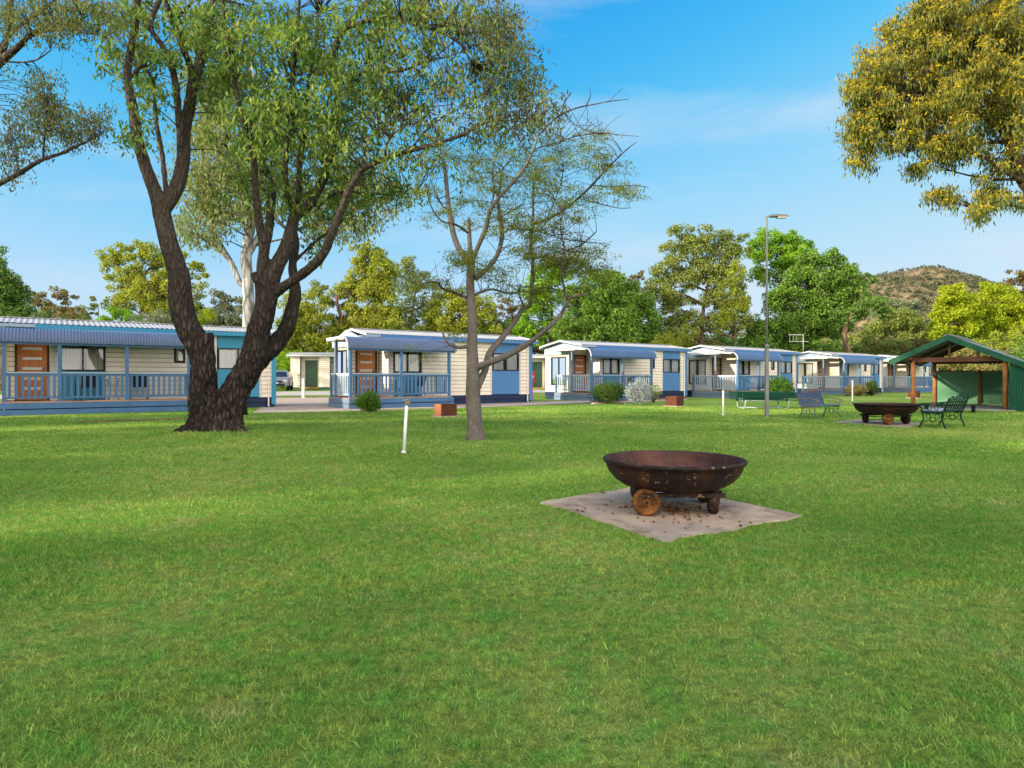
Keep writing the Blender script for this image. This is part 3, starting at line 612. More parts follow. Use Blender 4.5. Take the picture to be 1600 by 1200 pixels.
# ---------------------------------------------------------------- cabins
def siding(mb, plane, u0, u1, z0, z1, pos, side, holes=(), pitch=.16, mi=0):
    """weatherboards. plane 'x': wall runs along x at y=pos; 'y': along y at x=pos; side = outward sign"""
    z = z0
    while z < z1-.01:
        zt = min(z+pitch, z1); iv = [(u0, u1)]
        cuts = sorted(set([z, zt]+[h for hh in holes for h in (hh[2], hh[3]) if z < h < zt]))
        for a, b in zip(cuts, cuts[1:]):
            m = (a+b)/2; segs = [(u0, u1)]; gap = (b == zt and zt < z1-.01)
            for h in holes:
                if h[2] < m < h[3]:
                    ns = []
                    for s0, s1 in segs:
                        if h[0] > s0: ns.append((s0, min(s1, h[0])))
                        if h[1] < s1: ns.append((max(s0, h[1]), s1))
                    segs = [q for q in ns if q[1]-q[0] > .001]
            for s0, s1 in segs:
                if gap:  # dark strip paints the shadow line between two boards
                    p, q = sorted((pos-side*.05, pos+side*.001))
                    if plane == 'x': mb.box(s0, s1, p, q, b-.016, b, 1)
                    else: mb.box(p, q, s0, s1, b-.016, b, 1)
                bb = b; b = b-.017 if gap else b
                oa = .022*(1-(a-z)/pitch)+.004; ob = .022*(1-(b-z)/pitch)+.004
                if plane == 'x': vs = [(s0,pos+side*oa,a),(s1,pos+side*oa,a),(s1,pos+side*ob,b),(s0,pos+side*ob,b),(s0,pos-side*.05,a),(s1,pos-side*.05,a),(s1,pos-side*.05,b),(s0,pos-side*.05,b)]
                else: vs = [(pos+side*oa,s0,a),(pos+side*oa,s1,a),(pos+side*ob,s1,b),(pos+side*ob,s0,b),(pos-side*.05,s0,a),(pos-side*.05,s1,a),(pos-side*.05,s1,b),(pos-side*.05,s0,b)]
                mb.add(vs, [(0,1,2,3),(7,6,5,4),(0,4,5,1),(3,2,6,7),(0,3,7,4),(1,5,6,2)], mi); b = bb
        z = zt
def window(root, plane, u0, u1, z0, z1, pos, side, curtain='curtain', frame='dark_frame', mull=(.5,)):
    f = MB(); t = .045
    def bx(a0, a1, b0, b1, d0=-.04, d1=.035, mi=0):
        p = sorted((pos+side*d0, pos+side*d1))
        if plane == 'x': f.box(a0, a1, p[0], p[1], b0, b1, mi)
        else: f.box(p[0], p[1], a0, a1, b0, b1, mi)
    bx(u0, u1, z0, z0+t); bx(u0, u1, z1-t, z1); bx(u0, u0+t, z0+t, z1-t); bx(u1-t, u1, z0+t, z1-t)
    for m in mull: c = u0+(u1-u0)*m; bx(c-.022, c+.022, z0+t, z1-t, -.035, .028)
    w = f.build('window', MATS[frame], root)
    g = MB(); q = pos-side*.01
    if plane == 'x': g.add([(u0+t,q,z0+t),(u1-t,q,z0+t),(u1-t,q,z1-t),(u0+t,q,z1-t)], [(0,1,2,3)])
    else: g.add([(q,u0+t,z0+t),(q,u1-t,z0+t),(q,u1-t,z1-t),(q,u0+t,z1-t)], [(0,1,2,3)])
    g.build('glass', MATS['glass'], w)
    c = MB(); wv = u1-u0; cov = (0, .44, .6, 1.0) if wv > 1 else (0, .5, .55, 1)
    for a, b in ((cov[0], cov[1]), (cov[2], cov[3])):
        def fn(u, v, a=a, b=b):
            x = u0+.02+(wv-.04)*(a+(b-a)*u); d = pos-side*(.065+.02*math.sin(x*58)+.008*math.sin(x*131)); z = z0+(z1-z0)*v
            return (x, d, z) if plane == 'x' else (d, x, z)
        c.grid(fn, 40, 1)
    c.build('curtain', MATS[curtain], w); return w

def cabin(A, ang, label, L=8.4, W=3.2, x0=-.4, x1=4.0, side_y=1.6, posts=(-.4,1.8,3.95), corr=False, small=(5.2,5.6), z=0, seed=1, teal=False, group='holiday cabins in a curving row', hood=0.1, rx0=-.15):
    random.seed(seed)
    root = empty('holiday_cabin', (A[0], A[1], z), math.radians(ang), label, 'cabin', group)
    B0, ZT, yw = .40, 2.72, .12
    # base skirt
    m = MB(); m.box(.12, L-.02, yw+.06, W-.1, .0, .40); m.box(.10, L, yw+.02, W-.06, .22, .40); m.build('skirting', MATS['dark_blue'], root)
    # siding
    m = MB(); pan = (6.28, 7.78)
    holes = [(1.52,2.80,B0,2.32),(pan[0],pan[1],B0,ZT)]
    if small: holes.append((small[0],small[1],1.68,2.34))
    siding(m, 'x', 1.35, L-.02, B0, ZT, yw, -1, holes)
    siding(m, 'x', .1, 1.35, B0, ZT, 1.15, -1, [(.40,1.24,B0,2.34)])
    siding(m, 'y', yw+.02, 1.15, B0, ZT, 1.40, -1)
    siding(m, 'y', 1.15, W-.1, B0, ZT, .14, -1, [(1.40,2.66,B0+.35,2.28)])
    siding(m, 'y', yw, W-.1, B0, ZT, L-.06, 1); siding(m, 'x', .1, L-.02, B0, ZT, W-.12, 1)
    m.box(1.45, L-.1, yw+.25, W-.2, ZT-.02, ZT); m.box(.16, L-.1, 1.2, W-.2, B0, B0+.02); m.build('wall', [MATS['cream'], MATS['board_shadow']], root)
    m = MB(); m.box(1.5, L-.2, .9, .94, B0+.02, ZT-.03); m.build('partition', MATS['beam_wood'], root)
    # doors and windows
    d = MB(); d.box(.42, 1.22, 1.135, 1.175, B0, 2.32); door = d.build('door', MATS['door_wood'], root)
    for k in range(5): s = MB(); zz = .74+k*.33; s.box(.56, 1.08, 1.127, 1.14, zz, zz+.085); s.build('glass_slat', MATS['glass_frost'], door); h = MB(); h.box(1.12, 1.16, 1.08, 1.135, 1.30, 1.46); h.build('handle', MATS['grey_metal'], door)
    f = MB(); f.box(.36,.42,1.10,1.18,B0,2.38); f.box(1.22,1.28,1.10,1.18,B0,2.38); f.box(.42,1.22,1.10,1.18,2.32,2.38); f.build('door_frame', MATS['dark_frame'], root)
    window(root, 'x', 1.55, 2.78, 1.36, 2.30, yw, -1); window(root, 'x', 6.32, 7.74, 1.46, 2.24, yw, -1, 'curtain_white')
    window(root, 'y', 1.42, 2.64, 1.32 if not hood else .78, 2.26, .14, -1)
    if small: window(root, 'x', small[0]+.02, small[1]-.02, 1.70, 2.32, yw, -1, 'curtain', mull=())
    m = MB(); m.box(1.54, 2.79, yw-.028, yw, B0, 1.355)
    for k in range(1, 3): m.box(1.54+k*.417, 1.555+k*.417, yw-.034, yw-.028, B0, 1.355)
    m.build('door_panel', MATS['teal_panel'], root)
    m = MB(); pm = 'teal_panel' if teal else 'blue_panel'
    m.box(6.30, 7.76, yw-.03, yw+.01, 2.245, ZT); m.build('wall_panel', MATS[pm], root); m = MB(); m.box(6.30, 7.76, yw-.03, yw+.01, B0+.02, 1.455)
    for k in range(0, 10): xx = 6.30+k*.146; m.box(xx, xx+.012, yw-.037, yw-.03, B0+.02, 1.455)
    m.build('wall_panel', MATS[pm], root)
    m = MB(); m.box(L-.16, L+.01, yw-.045, yw+.04, .12, ZT); m.box(L-.02, L+.02, yw+.04, yw+.14, .12, ZT); m.build('corner_board', MATS[pm], root); m = MB(); m.box(L-.02, L+.02, W-.22, W-.08, .12, ZT); m.build('corner_board', MATS[pm], root)
    m = MB(); m.box(1.30, 1.42, yw-.04, yw+.015, B0, ZT); m.build('trim', MATS['white_trim'], root)
    for bxs in ((.04,.16,1.09,1.14),(6.20,6.27,yw-.035,yw),(7.79,7.86,yw-.035,yw)): m = MB(); m.box(*bxs, B0, ZT); m.build('trim', MATS['white_trim'], root)
    m = MB(); m.tube([(L-.28,yw-.07,ZT+.02),(L-.28,yw-.06,ZT-.1),(L-.28,yw-.06,.10),(L-.28,yw-.12,.05)], .028, 8); m.build('downpipe', MATS['cream'], root)
    # roof
    m = MB(); xr0, xr1 = rx0, L+.18; yr = W/2; ze, zr = 2.86, 3.13; ye0, ye1 = -.02, W+.05
    nf = int((xr1-xr0)/.038)
    def rz(x, k): return .012*math.sin(k*PI/2+.4)
    for (ya, za, yb, zb) in ((ye0-.03, ze, yr, zr), (yr, zr, ye1, ze)):
        m.grid(lambda u, v, ya=ya, za=za, yb=yb, zb=zb: (xr0+(xr1-xr0)*u, ya+(yb-ya)*v, za+(zb-za)*v+.012*math.sin(u*nf*PI/2)), nf, 1)
    m.box(xr0, xr1, yr-.10, yr+.10, zr+.005, zr+.03)
    m.grid(lambda u, v: (xr0+.03+(xr1-xr0-.06)*u, ye0+(ye1-ye0)*v, ze-.035+(zr-ze)*(1-abs(2*v-1))), 1, 2, smooth=False)
    m.build('roof', MATS['roof_metal'], root)
    m = MB(); m.box(.9, xr1, ye0-.075, ye0+.02, ze-.17, ze-.02); m.build('gutter', MATS[pm], root)
    m = MB(); m.box(xr0+.02, .9, ye0-.06, ye0+.01, ze-.13, ze-.03); m.build('fascia', MATS['pale_blue'], root); m = MB()
    for xa in (xr0-.03, xr1-.01):
        m.prism([(ye0-.06, ze-.08), (ye0-.06, ze+.01), (yr, zr+.02), (ye1+.04, ze+.01), (ye1+.04, ze-.08), (yr, zr-.07)], xa, xa+.04); m.build('bargeboard', MATS['white_trim'], root); m = MB()
    m.box(xr0, xr1, ye1-.01, ye1+.06, ze-.13, ze-.02); m.build('fascia', MATS['white_trim'], root)
    m = MB(); m.prism([(yw, ZT), (yr, zr-.05), (W-.1, ZT)], .10, .16); m.prism([(yw, ZT), (yr, zr-.05), (W-.1, ZT)], L-.1, L-.04); m.box(.02, .12, 1.15, W-.1, 2.38, ZT-.02); m.box(.12, L-.1, yw-.01, yw+.04, ZT-.004, ze-.06); m.build('gable', MATS['pale_blue'], root)
    # deck
    m = MB(); fy = -1.16
    n = int((x1-x0+.1)/.14)
    for k in range(n): xx = x0-.04+k*(x1-x0+.08)/n; m.box(xx, xx+(x1-x0+.08)/n-.008, fy, yw-.03, .36, .40)
    for k in range(12): xx = x0-.04+k*.147; m.box(xx, min(1.35, xx+.139), yw-.025, side_y if xx < .0 else 1.08, .36, .398) if xx < 1.3 else None
    m.build('deck_floor', MATS['deck_wood'], root)
    m = MB(); m.box(x0-.05, x1+.05, fy-.05, fy-.005, .20, .375); m.box(x0-.05, x1+.05, fy-.075, fy-.02, .0, .170); m.box(x1+.052, x1+.09, fy-.05, yw, .02, .375); m.build('deck_board', MATS['blue'], root)
    m = MB(); m.box(x0-.095, x0-.052, fy-.05, side_y+.05, .20, .375); m.box(x0-.12, x0-.06, fy-.075, side_y+.05, .0, .185); m.box(x0-.05,.08,side_y,side_y+.04,.02,.375); m.build('deck_board', MATS['grey_blue'], root)  # end boards in a lighter blue, sunlight on that face painted in
    # railings
    def rail(a, b, axis, pos, mat, light):
        m = MB()
        def bx(p, q, z0, z1, w, mi=0):
            if axis == 'x': m.box(p, q, pos-w/2, pos+w/2, z0, z1, mi)
            else: m.box(pos-w/2, pos+w/2, p, q, z0, z1, mi)
        bx(a, b, 1.27, 1.31, .085, 1); bx(a, b, 1.20, 1.268, .04); bx(a, b, .50, .555, .04)
        n = max(1, round((b-a)/.165))
        for k in range(n):
            c = a+(k+.5)*(b-a)/n; wd = .036
            bx(c-wd, c+wd, .555, 1.20, .024)
        m.build('railing', [MATS[mat], MATS[light]], root)
    ps = [p for p in posts]; xs = sorted(ps)
    for a, b in zip(xs, xs[1:]): rail(a+.05, b-.05, 'x', fy+.06, 'blue', 'pale_blue')
    if xs[-1] < x1-.5: rail(xs[-1]+.05, x1-.02, 'x', fy+.06, 'blue', 'pale_blue')
    rail(fy+.12, .30, 'y', x0+.02, 'pale_blue', 'white_trim'); rail(.42, side_y-.02, 'y', x0+.02, 'pale_blue', 'white_trim')  # end railings painted paler than the front, as the sunlit side
    if x1-xs[-1] < .5: rail(fy+.12, yw-.06, 'y', x1-.02, 'blue', 'pale_blue')
    for p in ps:
        m = MB(); m.box(p-.05, p+.05, fy+.01, fy+.11, .38, 2.24); m.build('post', MATS['blue'], root)
    m = MB(); m.box(x0-.03, x0+.07, .31, .41, .38, 2.56); m.build('post', MATS['grey_blue'], root)
    m = MB(); m.box(x0-.03, x0+.07, side_y-.02, side_y+.06, .38, 1.33); m.build('post', MATS['blue'], root)
    # bullnose verandah roof
    za, R = 2.64, .42; ax0, ax1 = x0-.12, x1+.22; prof = [(-.03, za+.05)]
    prof += [(-.45, za+.02), (-.80, za)]
    for k in range(1, 9): t = k/8*PI*.47; prof.append((-.80-R*math.sin(t), za-R+R*math.cos(t)))
    prof.append((prof[-1][0]-.005, prof[-1][1]-.05))
    nr = 4*int((ax1-ax0)/.085) if corr else 60; amp = .020 if corr else .0
    nrm = []
    for i in range(len(prof)):
        a = prof[max(0, i-1)]; b = prof[min(len(prof)-1, i+1)]; d = math.hypot(b[0]-a[0], b[1]-a[1]); nrm.append((-(b[1]-a[1])/d, (b[0]-a[0])/d))
    m = MB()
    for off in (0, -.012):
        vs = []; 
        for i in range(nr+1):
            x = ax0+(ax1-ax0)*i/nr; w = amp*math.sin(i*PI/2)
            for (y, zz), (ny, nz) in zip(prof, nrm): vs.append((x, y-ny*(w+off), zz-nz*(w+off)))
        K = len(prof); fs = [(i*K+j, (i+1)*K+j, (i+1)*K+j+1, i*K+j+1) for i in range(nr) for j in range(K-1)]; m.add(vs, fs, 0, True)
    m.build('awning', MATS['awning_blue' if corr else 'awning_smooth'], root)
    m = MB()
    inner = [(y+.05 if i > 2 else y, zz-.10 if i <= 2 else zz-.02) for i, (y, zz) in enumerate(prof)]
    poly = prof+inner[::-1]; 
    for i in range(len(prof)-1):
        q = [prof[i], prof[i+1], inner[i+1], inner[i]]; m.prism(q, ax0-.03, ax0-.005)
    m.build('end_beam', MATS['white_trim'], root); m = MB()
    for i in range(len(prof)-1): m.prism([prof[i], prof[i+1], inner[i+1], inner[i]], ax1+.005, ax1+.03)
    m.build('end_beam', MATS['white_trim'], root); m = MB()
    m.box(ax0-.03, ax0+.02, .0, side_y+.1, 2.55, 2.68); m.box(ax0+.02, .10, .03, side_y+.1, 2.60, 2.645); m.box(ax0-.03, .10, side_y+.1, side_y+.14, 2.55, 2.68); m.build('end_beam', MATS['white_trim'], root)
    m = MB(); m.box(ax0+.03, ax1-.03, fy+.0, fy+.07, 2.14, 2.24); m.build('beam', MATS['blue'], root)
    return root

def row_cabins():
    specs = [((-15.85,20.0),36.5,'nearest blue and cream cabin, its corrugated awning partly hidden by the big gum', dict(x0=-.95,x1=5.2,posts=(.15,1.5,3.3,5.14),corr=True,small=(4.86,5.23),teal=True,side_y=.4)),
      ((-5.9,24.8),36,'blue and cream cabin with a round green bush at its deck corner', dict(rx0=.32,L=8.5,W=2.9,x0=-.75,x1=3.45,posts=(-.75,1.27,3.38),corr=True,small=None,side_y=.8)),
      ((3.6,33.0),36.5,'blue and cream cabin with a smooth blue awning and a silver shrub before its railing', dict()),
      ((12.5,38.0),38,'blue and cream cabin behind the green picnic table', dict(side_y=1.9)),
      ((22.9,46.4),37,'cabin with a television antenna on its roof, seen past the blue bench', dict(side_y=1.9,x1=4.2,posts=(-.4,1.9,4.15))),
      ((32.2,53.6),38,'farthest blue cabin, partly hidden behind the green shelter posts', dict(side_y=1.9))]
    return [cabin(a, g, l, seed=i, **k) for i, (a, g, l, k) in enumerate(specs)]

def green_cabin(A, ang, label, L=6.5, z=.26):
    root = empty('holiday_cabin', (A[0], A[1], z), math.radians(ang), label, 'cabin', 'pale green cabins across the road'); W = 3.0
    m = MB(); siding(m, 'x', 0, .7, .2, 2.6, 0, -1); siding(m, 'x', 2.15, 2.95, .2, 2.6, 0, -1); siding(m, 'x', 4.7, L, .2, 2.6, 0, -1); siding(m, 'y', 0, W, .2, 2.6, 0, -1, [(.8,1.6,1.0,2.2)]); siding(m, 'y', 0, W, .2, 2.6, L, 1); siding(m, 'x', 0, L, .2, 2.6, W, 1)
    siding(m, 'x', .7, 2.15, .2, 2.6, .5, -1, [(1.0,1.95,.2,2.3)]); siding(m,'y',0,.5,.2,2.6,2.2,-1); m.build('wall', [MATS['cream'], MATS['board_shadow']], root)
    m = MB(); m.box(1.0, 1.95, .46, .5, .2, 2.28); d = m.build('door', MATS['green_door'], root)
    m = MB(); m.box(2.95, 4.7, -.03, .02, 2.15, 2.6); m.build('wall_panel', MATS['green_panel'], root); m = MB(); m.box(2.95, 4.7, -.03, .02, .2, 1.25)
    for k in range(5): m.box(2.95, 4.7, -.04, -.03, .22+k*.2, .24+k*.2)
    m.build('wall_panel', MATS['green_panel'], root); window(root, 'x', 2.97, 4.68, 1.26, 2.14, 0, -1, 'curtain_white'); window(root, 'y', .82, 1.58, 1.0, 2.2, 0, -1)
    m = MB(); m.box(.02, L-.02, .02, W-.02, 0, .2); m.build('skirting', MATS['green_panel'], root)
    m = MB(); ze, zr = 2.72, 2.95
    for ya, za, yb, zb in ((-.25, ze, W/2, zr), (W/2, zr, W+.15, ze)): m.grid(lambda u, v: (-.25+(L+.5)*u, ya+(yb-ya)*v, za+(zb-za)*v+.01*math.sin(u*120*PI/2)), 120, 1)
    m.build('roof', MATS['roof_metal'], root)
    m = MB(); m.box(-.25, L+.25, -.30, -.24, ze-.14, ze-.01)
    for xa in (-.28, L+.22): m.prism([(-.3, ze-.14), (-.3, ze), (W/2, zr), (W+.2, ze), (W+.2, ze-.14), (W/2, zr-.14)], xa, xa+.04)
    m.prism([(0, 2.6), (W/2, zr-.03), (W, 2.6)], -.02, .04); m.prism([(0, 2.6), (W/2, zr-.03), (W, 2.6)], L-.04, L+.02); m.build('fascia', MATS['white_trim'], root)
    m = MB(); m.box(.7, 2.15, -.1, .5, .08, .2); m.build('step', MATS['brass'], root)
    m = MB(); m.tube([(.75,-.05,.2),(.75,-.05,1.1)], .03, 6); [m.box(.55, .8, -.08, -.06, .3+k*.2, .34+k*.2) for k in range(5)]; m.build('railing', MATS['green_panel'], root)
    return root

# ---------------------------------------------------------------- fire pits
def fire_pit(loc, rz, label, D=1.2, H=.43):
    root = empty('fire_pit', loc, rz, label, 'fire pit', 'iron bowl fire pits on the lawn'); R = D/2; s = D/1.2; zb = .190*s
    outer = [(.0,zb),(R*.45,zb),(R*.60,zb+.006),(R*.74,zb+.030),(R*.85,zb+.070),(R*.93,zb+.120),(R*.972,zb+.165),(R*.99,H-.02)]
    lip = [(R*1.02,H-.022),(R*1.032,H-.010),(R*1.032,H+.002),(R*1.015,H+.010),(R*.985,H+.008)]
    inner = [(R*.97,H-.01),(R*.96,zb+.18),(R*.92,zb+.12),(R*.84,zb+.075),(R*.72,zb+.045),(R*.5,zb+.03),(.001,zb+.03)]
    m = MB(); m.lathe(outer+lip, 96, wob=.003); m.lathe([lip[-1]]+inner, 96, mi=1, wob=.003); bowl = m.build('bowl', [MATS['rust_iron'], MATS['rust_inside']], root)
    m = MB(); m.lathe([(R*.55,zb+.034),(R*.3,zb+.044),(.001,zb+.05)], 40); m.build('ash', MATS['ash'], bowl)
    # under-frame
    m = MB(); m.bar((-.36*s,-.30*s,zb-.02),(.36*s,-.30*s,zb-.02),.04,.035); m.bar((-.36*s,.30*s,zb-.02),(.36*s,.30*s,zb-.02),.04,.035); m.bar((-.3*s,-.31*s,zb-.045),(-.3*s,.31*s,zb-.045),.035,.02); m.bar((.3*s,-.31*s,zb-.045),(.3*s,.31*s,zb-.045),.035,.02)
    m.tube([(-.3*s,.28*s,.06*s),(.3*s,.28*s,.06*s)], .012, 8); m.build('frame', MATS['rust_iron'], root)
    for i, (x, y, a) in enumerate(((-.30,-.30,-.12),(.285,-.22,1.30),(-.22,.30,.5),(.35,.28,1.2))):
        x *= s; y *= s; r = .116*s; M = Matrix.Translation((x, y, r)) @ Matrix.Rotation(a, 4, 'Z') @ Matrix.Rotation(PI/2, 4, 'X')
        w = MB(); w.lathe([(.001,.030),(.030,.032),(.034,.016),(.07,.012),(.080,.022),(.100,.026),(.108,.020),(.116,.018),(.116,.0),(.108,-.020),(.085,-.030),(.075,-.014),(.030,-.014),(.028,-.034),(.001,-.034)], 36, M=M @ Matrix.Scale(s*1.0, 4) @ Matrix.Diagonal((1,1,1.7,1)))
        for k in range(5): t = 2*PI*k/5; w.tube([M @ Vector((0,0,.026)), M @ Vector((.090*s*math.cos(t), .090*s*math.sin(t), .024))], .010*s, 6)
        wo = w.build('wheel', MATS['rust_orange' if i == 0 else 'rust_iron'], root)
        ax = MB(); d = Vector((math.sin(a), -math.cos(a), 0)); p = Vector((x, y, r)); ax.tube([p-d*.06, p+d*.05], .018, 8)
        ax.bar(p-d*.055-Vector((0,0,.02)), Vector((x-d.x*.055, y-d.y*.055, zb-.005)), .06, .02, up=(1,0,0)); ax.bar(Vector((x-d.x*.1, y-d.y*.1, zb-.012)), Vector((x+d.x*.07, y+d.y*.07, zb-.012)), .11*s, .03); ax.build('leg', MATS['rust_iron'], root)
    return root
def pad(corners, name, mat, label, cat, th=.012, jag=.055):
    c = sum((Vector(p) for p in corners), Vector())/4; root_loc = c; m = MB(); top = []; n = 40
    for i in range(4):
        a = Vector(corners[i]); b = Vector(corners[(i+1) % 4]); nr = (b-a).cross(Vector((0,0,1))).normalized()
        for k in range(n):
            p = a.lerp(b, k/n); w = mnoise.noise(p*2.3)*jag+mnoise.noise(p*9)*jag*.5; top.append(p+nr*w-c)
    N = len(top); vs = [(p.x, p.y, th+gz(p.x+c.x, p.y+c.y)) for p in top]+[(p.x*1.01, p.y*1.01, gz(p.x+c.x, p.y+c.y)-.02) for p in top]
    m.add(vs, [tuple(range(N))]+[(i, N+i, N+(i+1) % N, (i+1) % N) for i in range(N)]); o = m.build(name, MATS[mat]); o.location = c; o['label'] = label; o['category'] = cat; return o

# ---------------------------------------------------------------- furniture
def iron_bench(loc, rz, label, slats, ironm, backm, W=1.2, ornate=False, cushion=False):
    """local x = along the seat, +y = the way it faces"""
    root = empty('garden_bench', loc, rz, label, 'bench'); hs, hb, d = .36, .68, .40
    for sx in (0, W):
        m = MB(); t = .016
        m.tube(smooth_path([Vector(p) for p in ((sx,-.06,0),(sx,-.02,.12),(sx,.02,.24),(sx,-.01,hs),(sx,-.06,.50),(sx,-.13,hb))], [.02,.016,.016,.018,.016,.014], 4)[0], .017, 8)
        m.tube(smooth_path([Vector(p) for p in ((sx,d+.06,0),(sx,d+.02,.10),(sx,d-.03,.22),(sx,d,hs),(sx,d+.02,.46),(sx,d+.05,.52))], [.02]*6, 4)[0], .016, 8)
        m.tube(smooth_path([Vector(p) for p in ((sx,-.07,.54),(sx,.10,.57),(sx,.28,.55),(sx,d+.03,.54),(sx,d+.10,.50),(sx,d+.07,.46),(sx,d+.03,.48))], [.02]*7, 4)[0], .015, 8)
        m.bar((sx,-.01,hs-.02),(sx,d,hs-.02),.03,.03)
        # scroll work between the legs and under the arm
        for cy, cz, R in ((.10,.27,.055),(.28,.27,.055),(.19,.20,.06),(.26,.45,.055),(.12,.46,.05),(.36,.45,.035)):
            m.tube([(sx, cy+R*math.cos(k*PI/6)*(1-.02*k), cz+R*math.sin(k*PI/6)*(1-.02*k)) for k in range(13)], .0085, 6)
        m.tube([(sx,.0,.14),(sx,.12,.19),(sx,.19,.14),(sx,.28,.19),(sx,.38,.13)], .009, 6); m.build('leg_frame', MATS[ironm], root)
    m = MB()
    for k in range(7): y = .01+k*.063; m.box(-.02, W+.02, y, y+.048, hs, hs+.022)
    m.build('seat', MATS[slats], root, .004)
    m = MB()
    if not ornate:
        for k in range(7):
            z = hs+.03+k*.048; y = -.03-.10*(z-hs)/(hb-hs); m.box(-.02, W+.02, y-.012, y+.012, z, z+.044)
    else:
        def B(x, z): return Vector((x, -.03-.11*(z-hs)/(hb-hs), z))
        for z in (hs+.05, hb-.04): m.tube([B(0,z), B(W/2,z+.012), B(W,z)], .014, 8)
        crest = [B(0,hb-.02),B(W*.12,hb+.03),B(W*.25,hb-.01),B(W*.38,hb+.04),B(W*.5,hb+.07),B(W*.62,hb+.04),B(W*.75,hb-.01),B(W*.88,hb+.03),B(W,hb-.02)]
        m.tube(smooth_path(crest, [.012]*9, 5)[0], .013, 8)
        for k in range(8):
            cx = W*(k+.5)/8
            for cz, R in ((hs+.105,.052),(hs+.205,.052)): m.tube([B(cx+R*1.25*math.cos(j*PI/6), cz+R*math.sin(j*PI/6)) for j in range(13)], .009, 6)
        for cx, R in ((W*.5,.035),(W*.36,.026),(W*.64,.026),(W*.12,.024),(W*.88,.024)): m.tube([B(cx+R*math.cos(j*PI/6), hb+.02+R*math.sin(j*PI/6)) for j in range(13)], .008, 6)
        for k in range(9): m.tube([B(W*k/8,hs+.05), B(W*k/8,hb-.03)], .007, 6)
    m.build('backrest', MATS[backm], root)
    if cushion:
        m = MB(); m.box(.05, W-.05, .01, d+.02, hs+.024, hs+.05); m.build('seat_pad', MATS['pad_grey'], root, .012)
    return root
def picnic_table(loc, rz):
    root = empty('picnic_table', loc, rz, 'green slatted picnic table with attached benches and a pale tube frame', 'picnic table'); Lh, zt, zs = 1.05, .62, .36
    m = MB()
    for k in range(5): y = -.33+k*.135; m.box(-Lh, Lh, y, y+.12, zt-.035, zt)
    m.build('table_top', MATS['table_green'], root, .004)
    for s in (-1, 1):
        m = MB(); m.box(-Lh, Lh, s*.62-.12, s*.62-.005, zs-.035, zs); m.box(-Lh, Lh, s*.62+.005, s*.62+.12, zs-.035, zs)
        m.build('seat', MATS['table_green'], root, .004)
        m = MB()
        for k in range(3): a = .70+k*.045; z = zs+.05+k*.075; m.add([(-Lh,s*a,z),(Lh,s*a,z),(Lh,s*(a+.032),z+.062),(-Lh,s*(a+.032),z+.062),(-Lh,s*(a+.02),z-.008),(Lh,s*(a+.02),z-.008),(Lh,s*(a+.052),z+.054),(-Lh,s*(a+.052),z+.054)], [(0,1,2,3),(7,6,5,4),(0,4,5,1),(2,6,7,3),(0,3,7,4),(1,5,6,2)])
        m.build('backrest', MATS['table_green'], root)
    for x in (-.75, .75):
        m = MB(); r = .022
        m.tube(smooth_path([Vector(p) for p in ((x,-.74,zs-.06),(x,-.70,.18),(x,-.55,.025),(x,0,.02),(x,.55,.025),(x,.70,.18),(x,.74,zs-.06))], [r]*7, 4)[0], r, 8)
        m.tube([(x,-.74,zs-.055),(x,.74,zs-.055)], r, 8); m.tube([(x,-.2,zs-.05),(x,-.28,zt-.05)], r, 8); m.tube([(x,.2,zs-.05),(x,.28,zt-.05)], r, 8); m.tube([(x,-.3,zt-.05),(x,.3,zt-.05)], r, 8)
        m.build('leg_frame', MATS['grey_metal' if x > 0 else 'pad_grey'], root)
    m = MB(); m.tube([(-.75,0,.03),(.75,0,.03)], .02, 8); m.tube([(-.75,0,.30),(.75,0,.30)], .02, 8); m.build('brace', MATS['pad_grey'], root)
def tap_post(px, py, hpx, label, lean=0, green=True, Y=None, tap=True):
    g = G(px, py); 
    if Y: g = Vector(((px-800)/F*Y, Y, 0))
    h = hpx/F*g.y; root = empty('tap_post', g, 0.3, label, 'tap post', 'white standpipe posts on the lawn')
    m = MB(); m.tube([(0,0,-.02),(lean*.5*h,0,h*.45),(lean*h,0,h*.88)], [.027,.025,.024], 12); m.tube([(-.004,-.004,0),(0,0,.03)], [.045,.03], 10); m.build('pole', MATS['white_plastic'], root)
    if tap:
        t = MB(); x = lean*h; z = h*.88; t.tube([(x,0,z-.02),(x,0,z+.035),(x-.005,0,z+.06)], .016, 8); t.tube([(x,0,z+.05),(x+.03,-.03,z+.055),(x+.045,-.045,z+.02)], .011, 8); t.tube([(x-.01,0,z+.06),(x-.01,0,z+.085)], .009, 8); t.bar((x-.06,0.01,z+.085),(x+.02,-.01,z+.092),.022,.012); t.build('tap', MATS['brass' if green else 'white_trim'], root)
def lamp_post():
    g = G(1198, 651.5); root = empty('street_lamp', g, 0, 'tall thin grey lamp post with a flat lamp head on a short arm', 'street lamp'); top = 5.8
    m = MB(); m.box(-.045,.045,-.045,.045,0,2.05); m.tube([(0,0,2.0),(0,0,top)], [.036,.026], 12); m.tube([(0,0,1.98),(0,0,2.10)], .055, 12); m.build('pole', MATS['lamp_grey'], root)
    m = MB(); m.tube([(0,0,top-.03),(.02,0,top),(.22,0,top+.02)], .02, 8); m.build('arm', MATS['lamp_grey'], root)
    m = MB(); m.prism([(.10,top-.025),(.13,top+.045),(.56,top+.035),(.60,top+.0),(.60,top-.03)], -.085, .085, 0, 'y'); hd = m.build('lamp_head', MATS['lamp_grey'], root, .008)
    m = MB(); m.box(.30,.57,-.07,.07,top-.055,top-.028); m.build('lens', MATS['lens'], hd)
